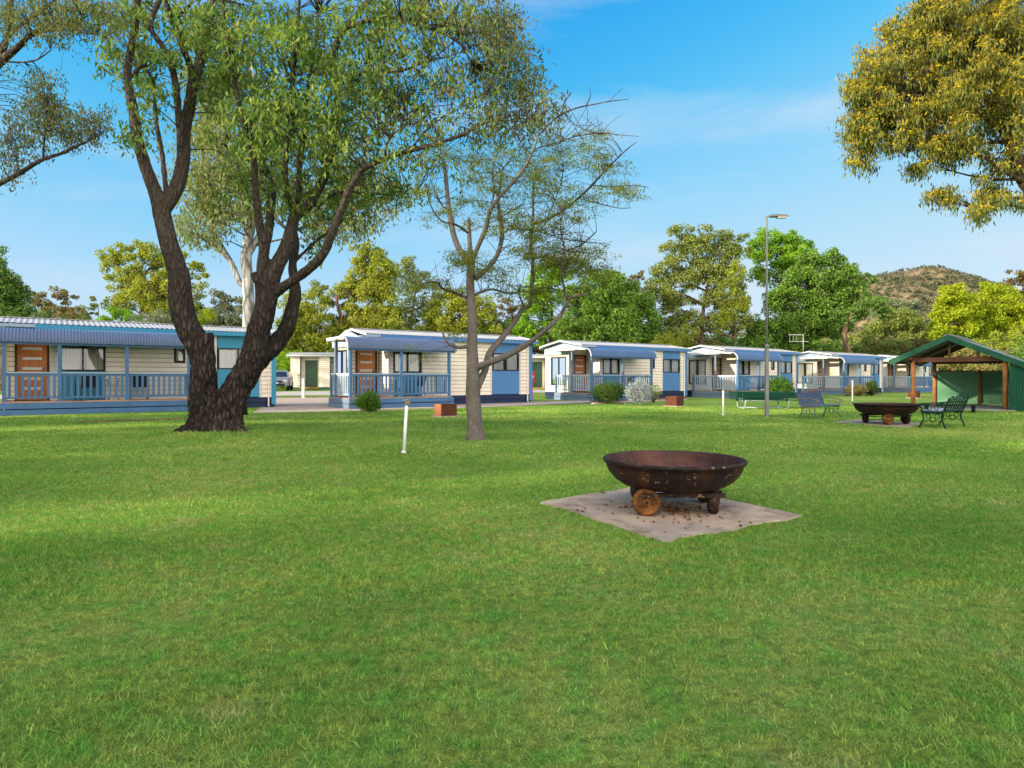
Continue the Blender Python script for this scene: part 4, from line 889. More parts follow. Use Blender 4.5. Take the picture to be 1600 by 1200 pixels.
def patio_chair(parent_cabin, x, y, rz, label, name='patio_chair'):
    M = parent_cabin.matrix_basis; w = M @ Vector((x, y, .40)); root = empty(name, w, parent_cabin.rotation_euler.z+rz, label, 'chair', 'patio chairs on the cabin decks')
    m = MB()
    for s in (-.25, .25):
        m.tube([(s,-.22,0),(s,-.20,.42),(s,-.30,.90)], .014, 6); m.tube([(s,.24,0),(s,.20,.62),(s,.16,.64),(s,-.24,.64)], .014, 6); m.tube([(s,-.2,.42),(s,.21,.42)], .012, 6)
    m.tube([(-.25,-.30,.90),(.25,-.30,.90)], .014, 6); m.build('frame', MATS['chair_metal'], root)
    m = MB(); m.box(-.235,.235,-.2,.21,.41,.425); m.build('seat', MATS['fabric_black'], root)
    m = MB(); m.add([(-.235,-.205,.43),(.235,-.205,.43),(.235,-.295,.89),(-.235,-.295,.89),(-.235,-.217,.43),(.235,-.217,.43),(.235,-.307,.89),(-.235,-.307,.89)], [(0,1,2,3),(7,6,5,4),(0,4,5,1),(2,6,7,3),(0,3,7,4),(1,5,6,2)]); m.build('backrest', MATS['fabric_black'], root)
def patio_table(parent_cabin, x, y, label, r=.28, mat='blue'):
    w = parent_cabin.matrix_basis @ Vector((x, y, .40)); root = empty('patio_table', w, parent_cabin.rotation_euler.z, label, 'table', 'small tables on the cabin decks')
    m = MB(); m.lathe([(.001,.70),(r,.70),(r,.725),(.001,.725)], 28); m.build('table_top', MATS[mat], root)
    for k in range(3): a = 2*PI*k/3; m = MB(); m.tube([(.8*r*math.cos(a),.8*r*math.sin(a),0),(.1*math.cos(a),.1*math.sin(a),.28),(.2*math.cos(a+.2),.2*math.sin(a+.2),.7)], .012, 6); m.build('leg', MATS['chair_metal'], root)
def fire_box(px, py, w, h, rz, label, side='box_dark'):
    g = G(px, py); Wd = w/F*g.y; H = h/F*g.y; root = empty('fire_box', g, rz, label, 'fire box', 'rusty steel fire boxes by the cabins'); t = .012; a = Wd*.40; b = Wd*.40
    m = MB(); m.box(-a-.06,a+.06,-b-.06,b+.06,-.02,.035); m.build('base', MATS['concrete'], root)
    m = MB(); m.box(-a,a,-b,-b+t,.036,H); m.box(-a,a,b-t,b,.036,H); m.box(a-t,a,-b+t,b-t,.036,H); m.box(-a+t,a-t,-b+t,b-t,.036,.06); m.build('body', MATS['box_dark'], root)
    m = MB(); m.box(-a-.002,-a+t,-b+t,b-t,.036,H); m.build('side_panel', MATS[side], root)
    m = MB(); [m.tube([(-a+t,-b+.03+k*(2*b-.06)/9,H-.02),(a-t,-b+.03+k*(2*b-.06)/9,H-.02)], .006, 5) for k in range(10)]; m.build('grate', MATS['rust_iron'], root)

def shelter():
    O = Vector((15.0,24.2,0)); a = Vector((.68,.73,0)).normalized(); w = Vector((.73,-.68,0)).normalized(); D, Wd = 3.95, 2.75
    rz = math.atan2(w.y, w.x); root = empty('picnic_shelter', O, rz, 'open timber shelter with a green gabled roof and green corrugated walls', 'shelter')   # local x = across, y = back
    def post(x, y, h, r=.075, nm='post'):
        m = MB(); m.tube([(x,y,.04),(x+.005,y,h*.5),(x,y,h)], [r*1.05,r,r*.95], 14); m.build(nm, MATS['post_wood'], root)
    ze = 1.86
    for x, y in ((0,0),(Wd,0),(0,D),(Wd,D)): post(x, y, ze)
    post(1.55, D-.1, 1.45, .06)
    m = MB(); m.box(-.06,.12,-.08,.10,0.001,.05); m.box(-.35, Wd+.3, -.45, D+.15, -.05, .045); m.build('floor_slab', MATS['slab'], root)
    xm = 1.16; zr = 2.66; sl = .475; xl, xr_ = -.62, 3.45
    m = MB()
    def zz(x): return zr-sl*abs(x-xm)
    for x0, x1 in ((xl, xm), (xm, xr_)):
        n = int((x1-x0)/.02) if False else 1
        m.grid(lambda u, v, x0=x0, x1=x1: (x0+(x1-x0)*v, -.42+(D+.9)*u, zz(x0+(x1-x0)*v)+.012*math.sin(u*150*PI/2)), 150, 1)
    m.box(xm-.12, xm+.12, -.43, D+.49, zr-.02, zr+.03); roof = m.build('roof', MATS['grey_metal'], root)
    m = MB()
    for y in (-.46, D+.46):
        m.prism([(xl-.03, zz(xl)-.20), (xl-.03, zz(xl)+.01), (xm, zr+.02), (xm, zr-.19)], y-.02, y+.02, 0, 'y'); m.prism([(xm, zr-.19), (xm, zr+.02), (xr_+.03, zz(xr_)+.01), (xr_+.03, zz(xr_)-.20)], y-.02, y+.02, 0, 'y')
    m.box(xl-.09, xl-.02, -.44, D+.44, zz(xl)-.13, zz(xl)-.0); m.build('bargeboard', MATS['shelter_green'], root)
    m = MB(); m.bar((-.1,0,ze-.06),(Wd+.1,0,ze-.06),.06,.17); m.bar((-.1,D,ze-.06),(Wd+.1,D,ze-.06),.06,.17); m.bar((0,-.4,ze+.03),(0,D+.4,ze+.03),.07,.14); m.bar((Wd,-.4,ze-.02),(Wd,D+.4,ze-.02),.07,.10)
    m.bar((xm,-.42,zr-.10),(xm,D+.42,zr-.10),.06,.12)
    for y in (0, D*.5, D):
        m.bar((xl+.05,y,zz(xl+.05)-.09),(xm,y,zr-.09),.05,.12); m.bar((xm,y,zr-.09),(xr_-.05,y,zz(xr_-.05)-.09),.05,.12)
    m.build('roof_frame', MATS['beam_wood'], root)
    for x in (xm-.02, 2.0):
        m = MB(); m.bar((x,0,ze+.02),(x,0,zz(x)-.12),.07,.07); m.build('king_post', MATS['beam_wood'], root)
    # back wall of horizontal corrugations, on a rail
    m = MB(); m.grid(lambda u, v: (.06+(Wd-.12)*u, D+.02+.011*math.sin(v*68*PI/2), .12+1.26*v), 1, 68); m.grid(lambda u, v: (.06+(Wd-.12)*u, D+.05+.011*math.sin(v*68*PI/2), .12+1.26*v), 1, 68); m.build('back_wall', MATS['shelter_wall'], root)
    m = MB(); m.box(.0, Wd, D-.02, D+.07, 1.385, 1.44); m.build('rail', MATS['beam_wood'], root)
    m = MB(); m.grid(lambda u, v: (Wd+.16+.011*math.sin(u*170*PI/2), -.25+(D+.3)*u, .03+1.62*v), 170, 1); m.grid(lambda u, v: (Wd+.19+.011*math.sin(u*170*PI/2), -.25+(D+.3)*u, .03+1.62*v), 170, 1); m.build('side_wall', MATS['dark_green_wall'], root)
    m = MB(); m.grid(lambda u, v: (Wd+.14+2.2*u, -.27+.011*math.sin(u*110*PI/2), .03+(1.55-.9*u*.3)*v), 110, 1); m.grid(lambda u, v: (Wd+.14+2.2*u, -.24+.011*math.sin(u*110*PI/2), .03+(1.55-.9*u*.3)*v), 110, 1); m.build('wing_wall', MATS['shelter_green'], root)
    # long plank table in front
    t = empty('plank_table', G(1484, 645), math.radians(3), 'long narrow dark plank bench standing before the shelter', 'bench')
    m = MB(); m.box(-1.15,1.15,-.16,.16,.235,.27); m.build('seat', MATS['bench_green'], t)
    for x in (-.78,.80): m = MB(); m.box(x-.035,x+.035,-.05,.05,0,.235); m.box(x-.12,x+.12,-.10,.10,.0,.012); m.build('leg', MATS['bench_green'], t)

def car():
    root = empty('parked_car', (-16.95,47.0,gz(-16.95,47)), math.radians(104), 'dark silver car parked nose out between the cabins', 'car')
    prof = [(-2.15,.35),(-2.18,.62),(-2.05,.78),(-1.2,.92),(-.45,1.38),(.25,1.45),(1.15,1.38),(1.85,1.02),(2.15,.95),(2.2,.5),(2.15,.32)]
    m = MB(); ws = [.72,.80,.84,.86,.66,.62,.64,.82,.80,.80,.74]; n = len(prof)
    vs = [(x,-w,z) for (x,z),w in zip(prof,ws)]+[(x,w,z) for (x,z),w in zip(prof,ws)]
    m.add(vs, [(i,i+1,n+i+1,n+i) for i in range(n-1)]+[(n-1,0,n,2*n-1)], 0, False)
    low = [(-2.15,.32),(-2.18,.62),(-1.2,.9),(1.85,1.0),(2.2,.5),(2.15,.32)]
    m.add([(x,-.86,z) for x,z in low]+[(x,.86,z) for x,z in low], [(5,4,3,2,1,0),(6,7,8,9,10,11)]+[(i,(i+1)%6,6+(i+1)%6,6+i) for i in range(6)])
    m.add([(-1.15,-.85,.9),(1.8,-.82,.99),(1.1,-.65,1.38),(-.42,-.67,1.37),(-1.15,.85,.9),(1.8,.82,.99),(1.1,.65,1.38),(-.42,.67,1.37)], [(0,1,2,3),(7,6,5,4)])
    m.build('body', MATS['car_paint'], root, .04)
    m = MB(); m.add([(-1.13,-.72,.965),(-1.13,.72,.965),(-.52,.58,1.345),(-.52,-.58,1.345)], [(0,1,2,3)]); ww = m.build('windscreen', MATS['glass_dark'], root)
    for s in (-1,1):
        m = MB(); m.add([(-.95,s*.84,.96),(1.55,s*.81,1.03),(1.05,s*.672,1.33),(-.42,s*.69,1.33)], [(0,1,2,3) if s < 0 else (3,2,1,0)]); m.build('window', MATS['glass_dark'], root)
    m = MB(); m.box(-2.215,-2.17,-.45,.45,.60,.72); m.box(-2.205,-2.16,-.6,.6,.36,.50); m.build('grille', MATS['glass_dark'], root)
    m = MB(); m.box(-2.23,-2.216,-.2,.2,.50,.60); m.build('number_plate', MATS['white_trim'], root)
    for s in (-1,1):
        m = MB(); m.box(-2.19,-1.98,min(s*.5,s*.80),max(s*.5,s*.80),.62,.76); m.build('headlight', MATS['glass_frost'], root, .02)
        for x in (-1.35,1.35):
            M = Matrix.Translation((x,s*.78,.32)) @ Matrix.Rotation(PI/2*s, 4, 'X'); w = MB(); w.lathe([(.001,.1),(.2,.1),(.2,-.08)],20,M=M,mi=1); w.lathe([(.2,.1),(.3,.1),(.32,.06),(.32,-.08),(.2,-.1)],20,M=M); w.build('wheel',[MATS['tyre'],MATS['grey_metal']],root)
def hydrant():
    g = G(829.5, 626); root = empty('hose_box', g, .2, 'bright red hose reel box on a thin red post between two cabins', 'hose box')
    h = 46/F*g.y; m = MB(); m.tube([(.07,0,0),(.07,0,h*.62)], .03, 8); m.build('post', MATS['red'], root)
    m = MB(); m.box(-.16,.17,-.1,.1,h*.62,h*.98); m.build('box', MATS['red'], root, .02)
    m = MB(); M = Matrix.Translation((0,-.11,h*.8)) @ Matrix.Rotation(PI/2,4,'X'); m.lathe([(.001,.02),(.11,.02),(.11,0)],20,M=M); m.build('reel_cover', MATS['white_trim'], root)
def antenna(c):
    w = c.matrix_basis @ Vector((.5, 1.6, 3.1)); 
    g = P(1255,553,w.y-0.0); root = empty('tv_antenna', (g.x, w.y, 2.95), 0, 'spindly pale television antenna standing on a cabin roof', 'antenna')
    m = MB(); m.tube([(0,0,0),(0,0,1.45)], .022, 6); m.build('mast', MATS['white_trim'], root)
    m = MB(); m.bar((-1.05,0,1.42),(.03,0,1.42),.03,.03); m.bar((-1.0,0,.92),(.4,0,.92),.025,.025)
    for k in range(8): m.bar((-1.0+k*.13,-.3,1.42),(-1.0+k*.13,.3,1.42),.012,.012)
    for k in range(3): m.bar((-1.0+k*.25,0,.92),(-1.0+k*.25,0,1.42),.012,.012)
    m.build('elements', MATS['white_trim'], root)
# ---------------------------------------------------------------- ground
def ground():
    def axis(a, b, lo, hi, step): 
        v = list(np.arange(a, b+.01, step)); s = step
        while v[-1] < hi: s *= 1.35; v.append(v[-1]+s)
        s = step
        while v[0] > lo: s *= 1.35; v.insert(0, v[0]-s)
        return v
    xs = axis(-16, 22, -3500, 3500, .5); ys = axis(-2, 40, -600, 4500, .5)
    m = MB(); nx, ny = len(xs), len(ys)
    vs = [(x, y, gz(x, y)) for x in xs for y in ys]
    m.add(vs, [(i*ny+j, (i+1)*ny+j, (i+1)*ny+j+1, i*ny+j+1) for i in range(nx-1) for j in range(ny-1)], 0, True)
    o = m.build('ground', MATS['turf']); o['kind'] = 'structure'
EXCL = []
def sheet(corners, name, mat, off=.012, n=24):
    c = [Vector(p) for p in corners]; m = MB()
    def fn(u, v):
        p = c[0].lerp(c[1], u).lerp(c[3].lerp(c[2], u), v); return (p.x, p.y, gz(p.x, p.y)+off)
    m.grid(fn, n, n); o = m.build(name, MATS[mat]); o['kind'] = 'structure'; EXCL.append([(p.x, p.y) for p in c]); return o
def inside(X, Y, poly):
    r = np.zeros(len(X), bool); n = len(poly)
    for i in range(n):
        x0, y0 = poly[i]; x1, y1 = poly[(i+1) % n]
        cond = ((y0 > Y) != (y1 > Y)) & (X < (x1-x0)*(Y-y0)/(y1-y0+1e-12)+x0); r ^= cond
    return r
def lawn():
    r = np.random.default_rng(3); parts = []
    for y0, y1, dens, h, w in ((.6,3.2,15000,.017,.0022),(3.2,5.5,8500,.019,.0031),(5.5,9,4000,.021,.0048),(9,15,1700,.024,.008),(15,26,480,.027,.014)):
        area = (y1-y0)*((y0+y1)*.88+5.6); n = int(area*dens); Y = r.uniform(y0, y1, n); X = r.uniform(-1, 1, n)*(Y*.88+2.8)
        ok = np.ones(n, bool)
        for e in EXCL:
            cx = sum(p[0] for p in e)/4; cy = sum(p[1] for p in e)/4; ee = [(cx+(p[0]-cx)*.94, cy+(p[1]-cy)*.94) for p in e]; ok &= ~inside(X, Y, ee)
        ok &= np.hypot(X-TREE[0], Y-TREE[1]) > .42
        X, Y = X[ok], Y[ok]; n = len(X)
        # tufts: height and density follow smooth waves
        f = .5+.5*np.sin(X*2.1+np.sin(Y*1.3)*2)*np.sin(Y*1.7+np.cos(X*.9)*2); hh = h*(.55+.5*f+r.exponential(.22, n))
        d = np.hypot(X-TREE[0], Y-TREE[1]); Z = .07*(1-np.clip((d-.5)/1.7, 0, 1)**2*(3-2*np.clip((d-.5)/1.7, 0, 1)))
        hh = hh*(1+1.1*np.exp(-((d-.75)/.35)**2))
        a = r.uniform(0, 2*PI, n); lean = r.normal(0, .7, (n,2))
        B = np.stack([X, Y, Z-.004], 1); T = B+np.stack([lean[:,0]*hh, lean[:,1]*hh, hh], 1)
        Wv = np.stack([np.cos(a), np.sin(a), np.zeros(n)], 1)*w*r.uniform(.7, 1.3, (n,1))
        V = np.empty((n,3,3)); V[:,0] = B-Wv; V[:,1] = B+Wv; V[:,2] = T; parts.append(V)
    V = np.concatenate(parts); print('blades', len(V))
    o = fast_mesh('grass', V, 3, MATS['blade']); o['kind'] = 'stuff'; o['label'] = 'short mown green lawn grass'; 
def litter():
    r = np.random.default_rng(9); n = 420; Y = r.uniform(6, 24, n); X = -5+r.normal(size=n)*5
    C = np.stack([X, Y, np.array([gz(x,y) for x,y in zip(X,Y)])+.03], 1); D = unit(r.normal(size=(n,3))*np.array([1,1,.25]))
    o = fast_mesh('fallen_leaves', leaf_quads(C, D, np.full(n,.07), np.full(n,.022), r), 4, MATS['leaf_rust']); o['kind'] = 'stuff'
def hill():
    r = np.random.default_rng(4); D = 900.0
    prof = [(1180,560),(1240,520),(1290,470),(1330,440),(1360,424),(1400,419),(1420,416),(1438,413),(1462,413),(1480,419),(1510,427),(1530,434),(1560,446),(1600,458),(1680,480),(1800,500),(2000,530),(2200,560)]
    px = np.array([p[0] for p in prof]); hz = np.array([(HOR-p[1])/F*D for p in prof]); xx = (px-800)/F*D
    def H(x, y):
        h = np.interp(x, xx, hz); t = (y-D)/ (260 if y < D else 420); k = max(0, 1-abs(t))
        k = k*k*(3-2*k)*.55+k*.45; n = mnoise.fractal(Vector((x*.011, y*.011, 0)), .9, 2.1, 5)
        return -4+h*k+n*7*k*(1-.4*k)
    m = MB(); nx, ny = 150, 70; x0, x1, y0, y1 = 330, 1280, 620, 1320
    m.grid(lambda u, v: (x0+(x1-x0)*u, y0+(y1-y0)*v, H(x0+(x1-x0)*u, y0+(y1-y0)*v)), nx, ny)
    t = NT('hillside'); v = t.coord(); c = t.ramp(t.noise(v, .03, 8, .7), [(.35,(.10,.095,.055)),(.55,(.16,.135,.08)),(.7,(.30,.20,.14))]); t.bsdf(c, 1, t.bump(t.noise(v,.2,5), .6, 2), spec=0)
    o = m.build('hill', t.mat); o['kind'] = 'structure'
    V = []; mats = leafmat('leaf_hill', [(.045,.080,.040),(.068,.098,.048),(.095,.115,.058),(.115,.105,.065)], .1, .02, .5)
    for _ in range(16000):
        x = r.uniform(x0, x1); y = r.uniform(y0+40, D+60); z = H(x, y)
        top = (z > 136) and r.uniform() < .72
        if z < 4 or top or r.uniform() < .12: continue
        s = r.uniform(1.7, 3.6); n = 9; U = unit(r.normal(size=(n,3)))*r.uniform(.4,1,(n,1))*s*np.array([1,1,.75])
        V.append(leaf_quads(np.array([x,y,z+s*.8])+U, unit(r.normal(size=(n,3))), np.full(n,s*.9), np.full(n,s*.6), r))
    o = fast_mesh('forest', np.concatenate(V), 4, mats); o['kind'] = 'stuff'; o['label'] = 'olive bushland covering the far hill'

def world_cam():
    sc = SC; w = bpy.data.worlds.new('World'); sc.world = w; w.use_nodes = True; t = w.node_tree; t.nodes.clear(); N = t.nodes.new; Lk = t.links.new
    out = N('ShaderNodeOutputWorld'); bg = N('ShaderNodeBackground'); sky = N('ShaderNodeTexSky'); sky.sky_type = 'NISHITA'; sky.sun_disc = False
    el = math.radians(SUN_EL); rot = math.atan2(SUN[0], SUN[1]); sky.sun_elevation = el; sky.sun_rotation = rot; sky.air_density = 1.0; sky.dust_density = .3; sky.ozone_density = 2.0
    hs = N('ShaderNodeHueSaturation'); hs.inputs['Saturation'].default_value = SKY_SAT; hs.inputs['Hue'].default_value = SKY_HUE; hs.inputs['Value'].default_value = 1
    tc = N('ShaderNodeTexCoord'); mp = N('ShaderNodeMapping'); mp.inputs['Scale'].default_value = (1.1, 1.1, 5.5); mp.inputs['Rotation'].default_value = (.18, -.22, .3)
    nz = N('ShaderNodeTexNoise'); nz.inputs['Scale'].default_value = 1.5; nz.inputs['Detail'].default_value = 7; nz.inputs['Roughness'].default_value = .52; nz.inputs['Distortion'].default_value = .5
    rp = N('ShaderNodeValToRGB'); rp.color_ramp.elements[0].position = .50; rp.color_ramp.elements[1].position = .76; rp.color_ramp.elements[0].color = (0,0,0,1); rp.color_ramp.elements[1].color = (.62,.62,.62,1)
    mx = N('ShaderNodeMix'); mx.data_type = 'RGBA'; mx.inputs[7].default_value = CLOUD
    Lk(sky.outputs[0], hs.inputs['Color']); Lk(tc.outputs['Generated'], mp.inputs[0]); Lk(mp.outputs[0], nz.inputs['Vector']); Lk(nz.outputs['Fac'], rp.inputs[0]); Lk(rp.outputs[0], mx.inputs[0])
    sc8 = N('ShaderNodeVectorMath'); sc8.operation = 'SCALE'; sc8.inputs['Scale'].default_value = 1/8; cv = N('ShaderNodeRGBCurve')
    for ci, pts in enumerate((((.105,.036),(.19,.24),(.34,.48),(.62,.64),(1,.70)), ((.185,.39),(.316,.62),(.51,.74),(.68,.78),(1,.84)), ((.31,.84),(.48,.94),(.7,.94),(1,.95)))):
        c_ = cv.mapping.curves[ci]; c_.points[1].location = pts[-1]
        for p_ in pts[:-1]: c_.points.new(*p_)
    cv.mapping.update()
    Lk(hs.outputs[0], sc8.inputs[0]); Lk(sc8.outputs[0], cv.inputs['Color']); Lk(cv.outputs[0], mx.inputs[6]); 
    # bright cloud bank added out of view behind the camera as soft front fill
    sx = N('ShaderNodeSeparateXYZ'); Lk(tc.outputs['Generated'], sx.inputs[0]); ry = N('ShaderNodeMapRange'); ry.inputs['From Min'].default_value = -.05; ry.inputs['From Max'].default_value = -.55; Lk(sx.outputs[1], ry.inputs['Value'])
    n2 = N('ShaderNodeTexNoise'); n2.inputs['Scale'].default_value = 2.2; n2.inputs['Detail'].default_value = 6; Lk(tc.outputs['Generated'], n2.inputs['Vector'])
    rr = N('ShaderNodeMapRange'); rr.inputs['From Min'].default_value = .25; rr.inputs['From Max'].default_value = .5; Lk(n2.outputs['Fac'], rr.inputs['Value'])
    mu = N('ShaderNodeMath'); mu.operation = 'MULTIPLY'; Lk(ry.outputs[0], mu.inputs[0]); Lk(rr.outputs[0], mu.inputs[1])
    m2 = N('ShaderNodeMix'); m2.data_type = 'RGBA'; m2.inputs[7].default_value = FILL_BANK; Lk(mu.outputs[0], m2.inputs[0]); Lk(mx.outputs[2], m2.inputs[6]); Lk(m2.outputs[2], bg.inputs[0]); bg.inputs[1].default_value = SKY_STR; Lk(bg.outputs[0], out.inputs[0])
    s = bpy.data.lights.new('sun', 'SUN'); s.energy = SUN_STR; s.angle = math.radians(1.0); s.color = (1, .84, .62); so = bpy.data.objects.new('sun', s); COL.objects.link(so)
    d = Vector((SUN[0]*math.cos(el), SUN[1]*math.cos(el), math.sin(el))); so.rotation_euler = d.to_track_quat('Z', 'Y').to_euler(); so.location = (-30, -10, 30)
    c = bpy.data.cameras.new('camera'); co = bpy.data.objects.new('camera', c); COL.objects.link(co); co.location = (0, 0, CAMH); co.rotation_euler = (PI/2, 0, 0)
    c.sensor_width = 36; c.lens = F/1600*36; c.shift_y = -(600-HOR)/1600; c.clip_end = 8000; c.clip_start = .05; sc.camera = co
    sc.view_settings.view_transform = 'Standard'; sc.view_settings.look = 'None'; sc.view_settings.exposure = EXPO; sc.view_settings.gamma = 1
    sc.cycles.max_bounces = 6; sc.cycles.transparent_max_bounces = 12; sc.cycles.use_denoising = True; sc.cycles.caustics_reflective = False; sc.cycles.caustics_refractive = False
SUN = Vector((-.90, -.43)).normalized(); SUN_EL = 16; SUN_STR = 3.0; SKY_STR = .36; SKY_SAT = 1; SKY_HUE = .5; CLOUD = (.74, .82, .92, 1); EXPO = 1.5; FILL_BANK = (3.6, 3.25, 2.9, 1)
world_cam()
ground()
# paths and road behind the cabins
sheet([G(395,646), G(620,641), G(515,622.5), G(425,622.5)], 'path', 'path_concrete', .014)
sheet([G(560,641.5), G(745,637.5), G(740,630.5), G(560,634)], 'path', 'path_concrete', .018)
sheet([G(745,637.4), G(925,629.5), G(925,626), G(745,630)], 'path', 'path_concrete', .020)
sheet([(-32,34,0), (12,45,0), (9.5,49.5,0), (-34.5,38.5,0)], 'road', 'road_gravel', .014)
p1 = [G(848,786), G(1040,848), G(1255,807), G(1024,757)]; pad(p1, 'concrete_pad', 'concrete', 'stained pinkish concrete square under the nearer fire pit', 'concrete pad'); EXCL.append([(p.x, p.y) for p in p1])
p2 = [G(1300,659.5), G(1412,669), G(1443,662), G(1345,655.5)]; pad(p2, 'concrete_pad', 'concrete', 'thin concrete square under the farther fire pit', 'concrete pad'); EXCL.append([(p.x, p.y) for p in p2])
cabs = row_cabins()
green_cabin((-17.1,50.0), 7, 'pale green cabin with a dark green door across the road, right of the parked car', 7.5)
green_cabin((.6,52.0), 8, 'pale green cabin glimpsed behind the red hose box', 7.0, .2)
fire_pit((1.355,5.44,.012), 0, 'nearer rusty iron bowl fire pit on wheels standing on stained concrete', 1.14, .415)
fire_pit((9.1,15.75,.012), math.radians(20), 'farther rusty iron bowl fire pit between the two garden benches', 1.40, .48)
big_tree(); acacia(); edge_left(); edge_right(); pale_gum()
# rust flakes and char under and around the near fire pit
r_ = np.random.default_rng(41); n_ = 260; a_ = r_.uniform(0, 2*PI, n_); q_ = np.abs(r_.normal(0, .32, n_)); C_ = np.stack([1.30+np.cos(a_)*q_*1.1, 5.35+np.sin(a_)*q_*.9, np.full(n_, .019)], 1); D_ = unit(r_.normal(size=(n_,3))*np.array([1,1,.12])); s_ = r_.uniform(.006, .028, n_)
o = fast_mesh('rust_flakes', leaf_quads(C_, D_, s_*1.5, s_, r_), 4, MATS['rust_orange']); o['kind'] = 'stuff'; o['label'] = 'rust flakes and char on the slab'
lamp_post()
for i, (x, y, h, rad) in enumerate(((-13.5,-9.5,9.5,3.4),(-15.8,-4.5,10,3.4),(-18.5,.5,11.5,3.5),(-21.5,5.5,11,3.4),(-24.5,10.5,8,3.0),(-11.5,-15,9,3.4),(-20,-8,12,3.6),(-25,-1.5,13.5,4.0))): shade_tree(x, y, h, rad, 300+i)
tap_post(631, 708, 84, 'white tap post standing in the grass between the big gum and the slim tree', .05, tap=True)
tap_post(1130, 649, 44, 'white tap post standing left of the picnic table', 0, False, tap=False)
tap_post(1332, 626, 36, 'white tap post before the cabin behind the farther fire pit', .0, False, tap=False)
g = G(474, 622.5); b = empty('bollard', (g.x, g.y, gz(g.x, g.y)), 0, 'white square bollard standing where the path meets the road', 'bollard')
m = MB(); m.box(-.07,.07,-.07,.07,-.02,1.08); m.build('post', MATS['white_plastic'], b, .01); m = MB(); m.box(-.074,.074,-.074,.074,.92,.98); m.build('band', MATS['pale_blue'], b)
iron_bench((8.87,18.35,0), math.atan2(-.6,-.8), 'blue slatted iron garden bench standing left of the farther fire pit', 'bench_blue', 'iron_grey', 'bench_blue', 1.25)
iron_bench((9.41,14.14,0), math.atan2(.64,.77), 'dark green ornate iron garden bench right of the farther fire pit', 'bench_green', 'bench_green', 'bench_green', 1.29, True, True)
picnic_table((9.28,24.0,0), math.radians(-8))
shelter(); car(); hydrant(); antenna(cabs[4])
fire_box(696, 651, 33, 20, .55, 'rusty steel fire box with a side painted sunlit orange, left of the slim grey tree', 'box_sunlit')  # sunlight on the left face is painted in as lighter rust
fire_box(1054, 635, 25, 16, .75, 'rusty steel fire box at the right end of the cabin with the silver shrub')
fire_box(1270, 620, 18, 9, .6, 'low rusty fire box showing behind the blue bench')
fire_box(1428, 622, 16, 11, .6, 'small rusty fire box left of the timber shelter')
patio_chair(cabs[0], 2.25, -.35, .3, 'black sling chair beside the small table on the nearest deck, left of it'); patio_chair(cabs[0], 3.75, -.2, -.2, 'black sling chair at the right end of the nearest cabin deck')
patio_table(cabs[0], 2.95, -.35, 'small round table between the two black chairs on the nearest deck', .24)
patio_chair(cabs[1], 2.35, -.3, .4, 'dark sling chair behind the railing of the second cabin deck'); patio_table(cabs[1], 1.62, -.35, 'small table standing on the second cabin deck', .26)
patio_chair(cabs[2], 2.9, -.4, 0, 'dark sling chair on the deck behind the silver shrub')
# blue reclining seat by the second cabin
g = G(718, 631); s = empty('lounge_seat', g, .7, 'dark blue low lounge seat standing against the second cabin wall, behind the slim tree', 'seat')
m = MB(); m.box(-.35,.45,-.25,.25,.22,.28); m.build('seat', MATS['dark_blue'], s, .02); m = MB(); m.prism([(-.42,.25),(-.33,.25),(-.42,.68),(-.52,.68)], -.25, .25, 0, 'y'); m.build('backrest', MATS['dark_blue'], s, .01)
for x, y in ((-.3,-.2),(.4,-.2),(-.3,.2),(.4,.2)): m = MB(); m.tube([(x,y,0),(x,y,.22)], .018, 6); m.build('leg', MATS['chair_metal'], s)
# timber edging and mulch beds
m = MB(); a = G(118, 661); c = G(300, 655.5); n = 24
m.tube([a.lerp(c, k/n)+Vector((0, mnoise.noise(Vector((k*.7,0,0)))*.03, .01)) for k in range(n+1)], [.035*(1+.3*mnoise.noise(Vector((k*1.3,5,0)))) for k in range(n+1)], 7); o = m.build('timber_edging', MATS['timber_edge']); tag(o, 'low weathered timber edging in the grass before the nearest cabin', 'edging')
for k, (u, v) in enumerate((((560,642),(752,636.5)), ((925,631.5),(1075,624.5)))):
    a = G(*u); c = G(*v); m = MB(); m.tube([a.lerp(c, i/20)+Vector((0,mnoise.noise(Vector((i*.6,k,2)))*.04,.02)) for i in range(21)], .045, 6); o = m.build('garden_edging', MATS['path_concrete']); tag(o, ('pale garden edging along the second cabin bed', 'pale garden edging before the bed with the silver shrub')[k], 'edging')
def bed(pts, label):
    cs = [G(*p) for p in pts]; o = sheet(cs, 'soil', 'mulch', .024)
bed([(925,631),(1075,624.5),(1072,622),(922,627)], ''); bed([(1150,626),(1260,619),(1256,617),(1150,622)], ''); bed([(1318,619),(1378,616),(1376,613.5),(1318,617)], '')
bush('round bright green bush at the corner of the second cabin deck', 576, 643.5, 42, 33, 'leaf_shrub', seed=1, size=.06, n=6500)
bush('wide dark green bush before the third cabin railing', 951, 630.5, 56, 35, 'leaf_box', seed=2, size=.07, n=9000)
bush('silvery grey feathery shrub right of the dark green bush', 998, 632.5, 38, 42, 'leaf_silver', seed=3, size=.07, n=4600, droop=-.45, top=.9)
bush('thin straggly stem plant right of the silver shrub', 1021, 629, 26, 32, 'leaf_olive', seed=4, size=.08, n=500, droop=-.3, name='shrub')
bush('green and reddish bush behind the picnic table', 1217, 621.5, 46, 34, 'leaf_shrub', seed=5, size=.10, n=5000)
bush('low reddish bush left before the cabin with the antenna', 1338, 619, 34, 18, 'leaf_rust', seed=6, size=.12, n=2500); bush('dark green upright bush right of the reddish bush', 1361, 618.5, 18, 26, 'leaf_box', seed=7, size=.12, n=2500)
bush('dark green bush leaning over the right end of the shelter roof', 1625, 650, 100, 105, 'leaf_green', Y=27.5, seed=8, size=.14, n=9000)
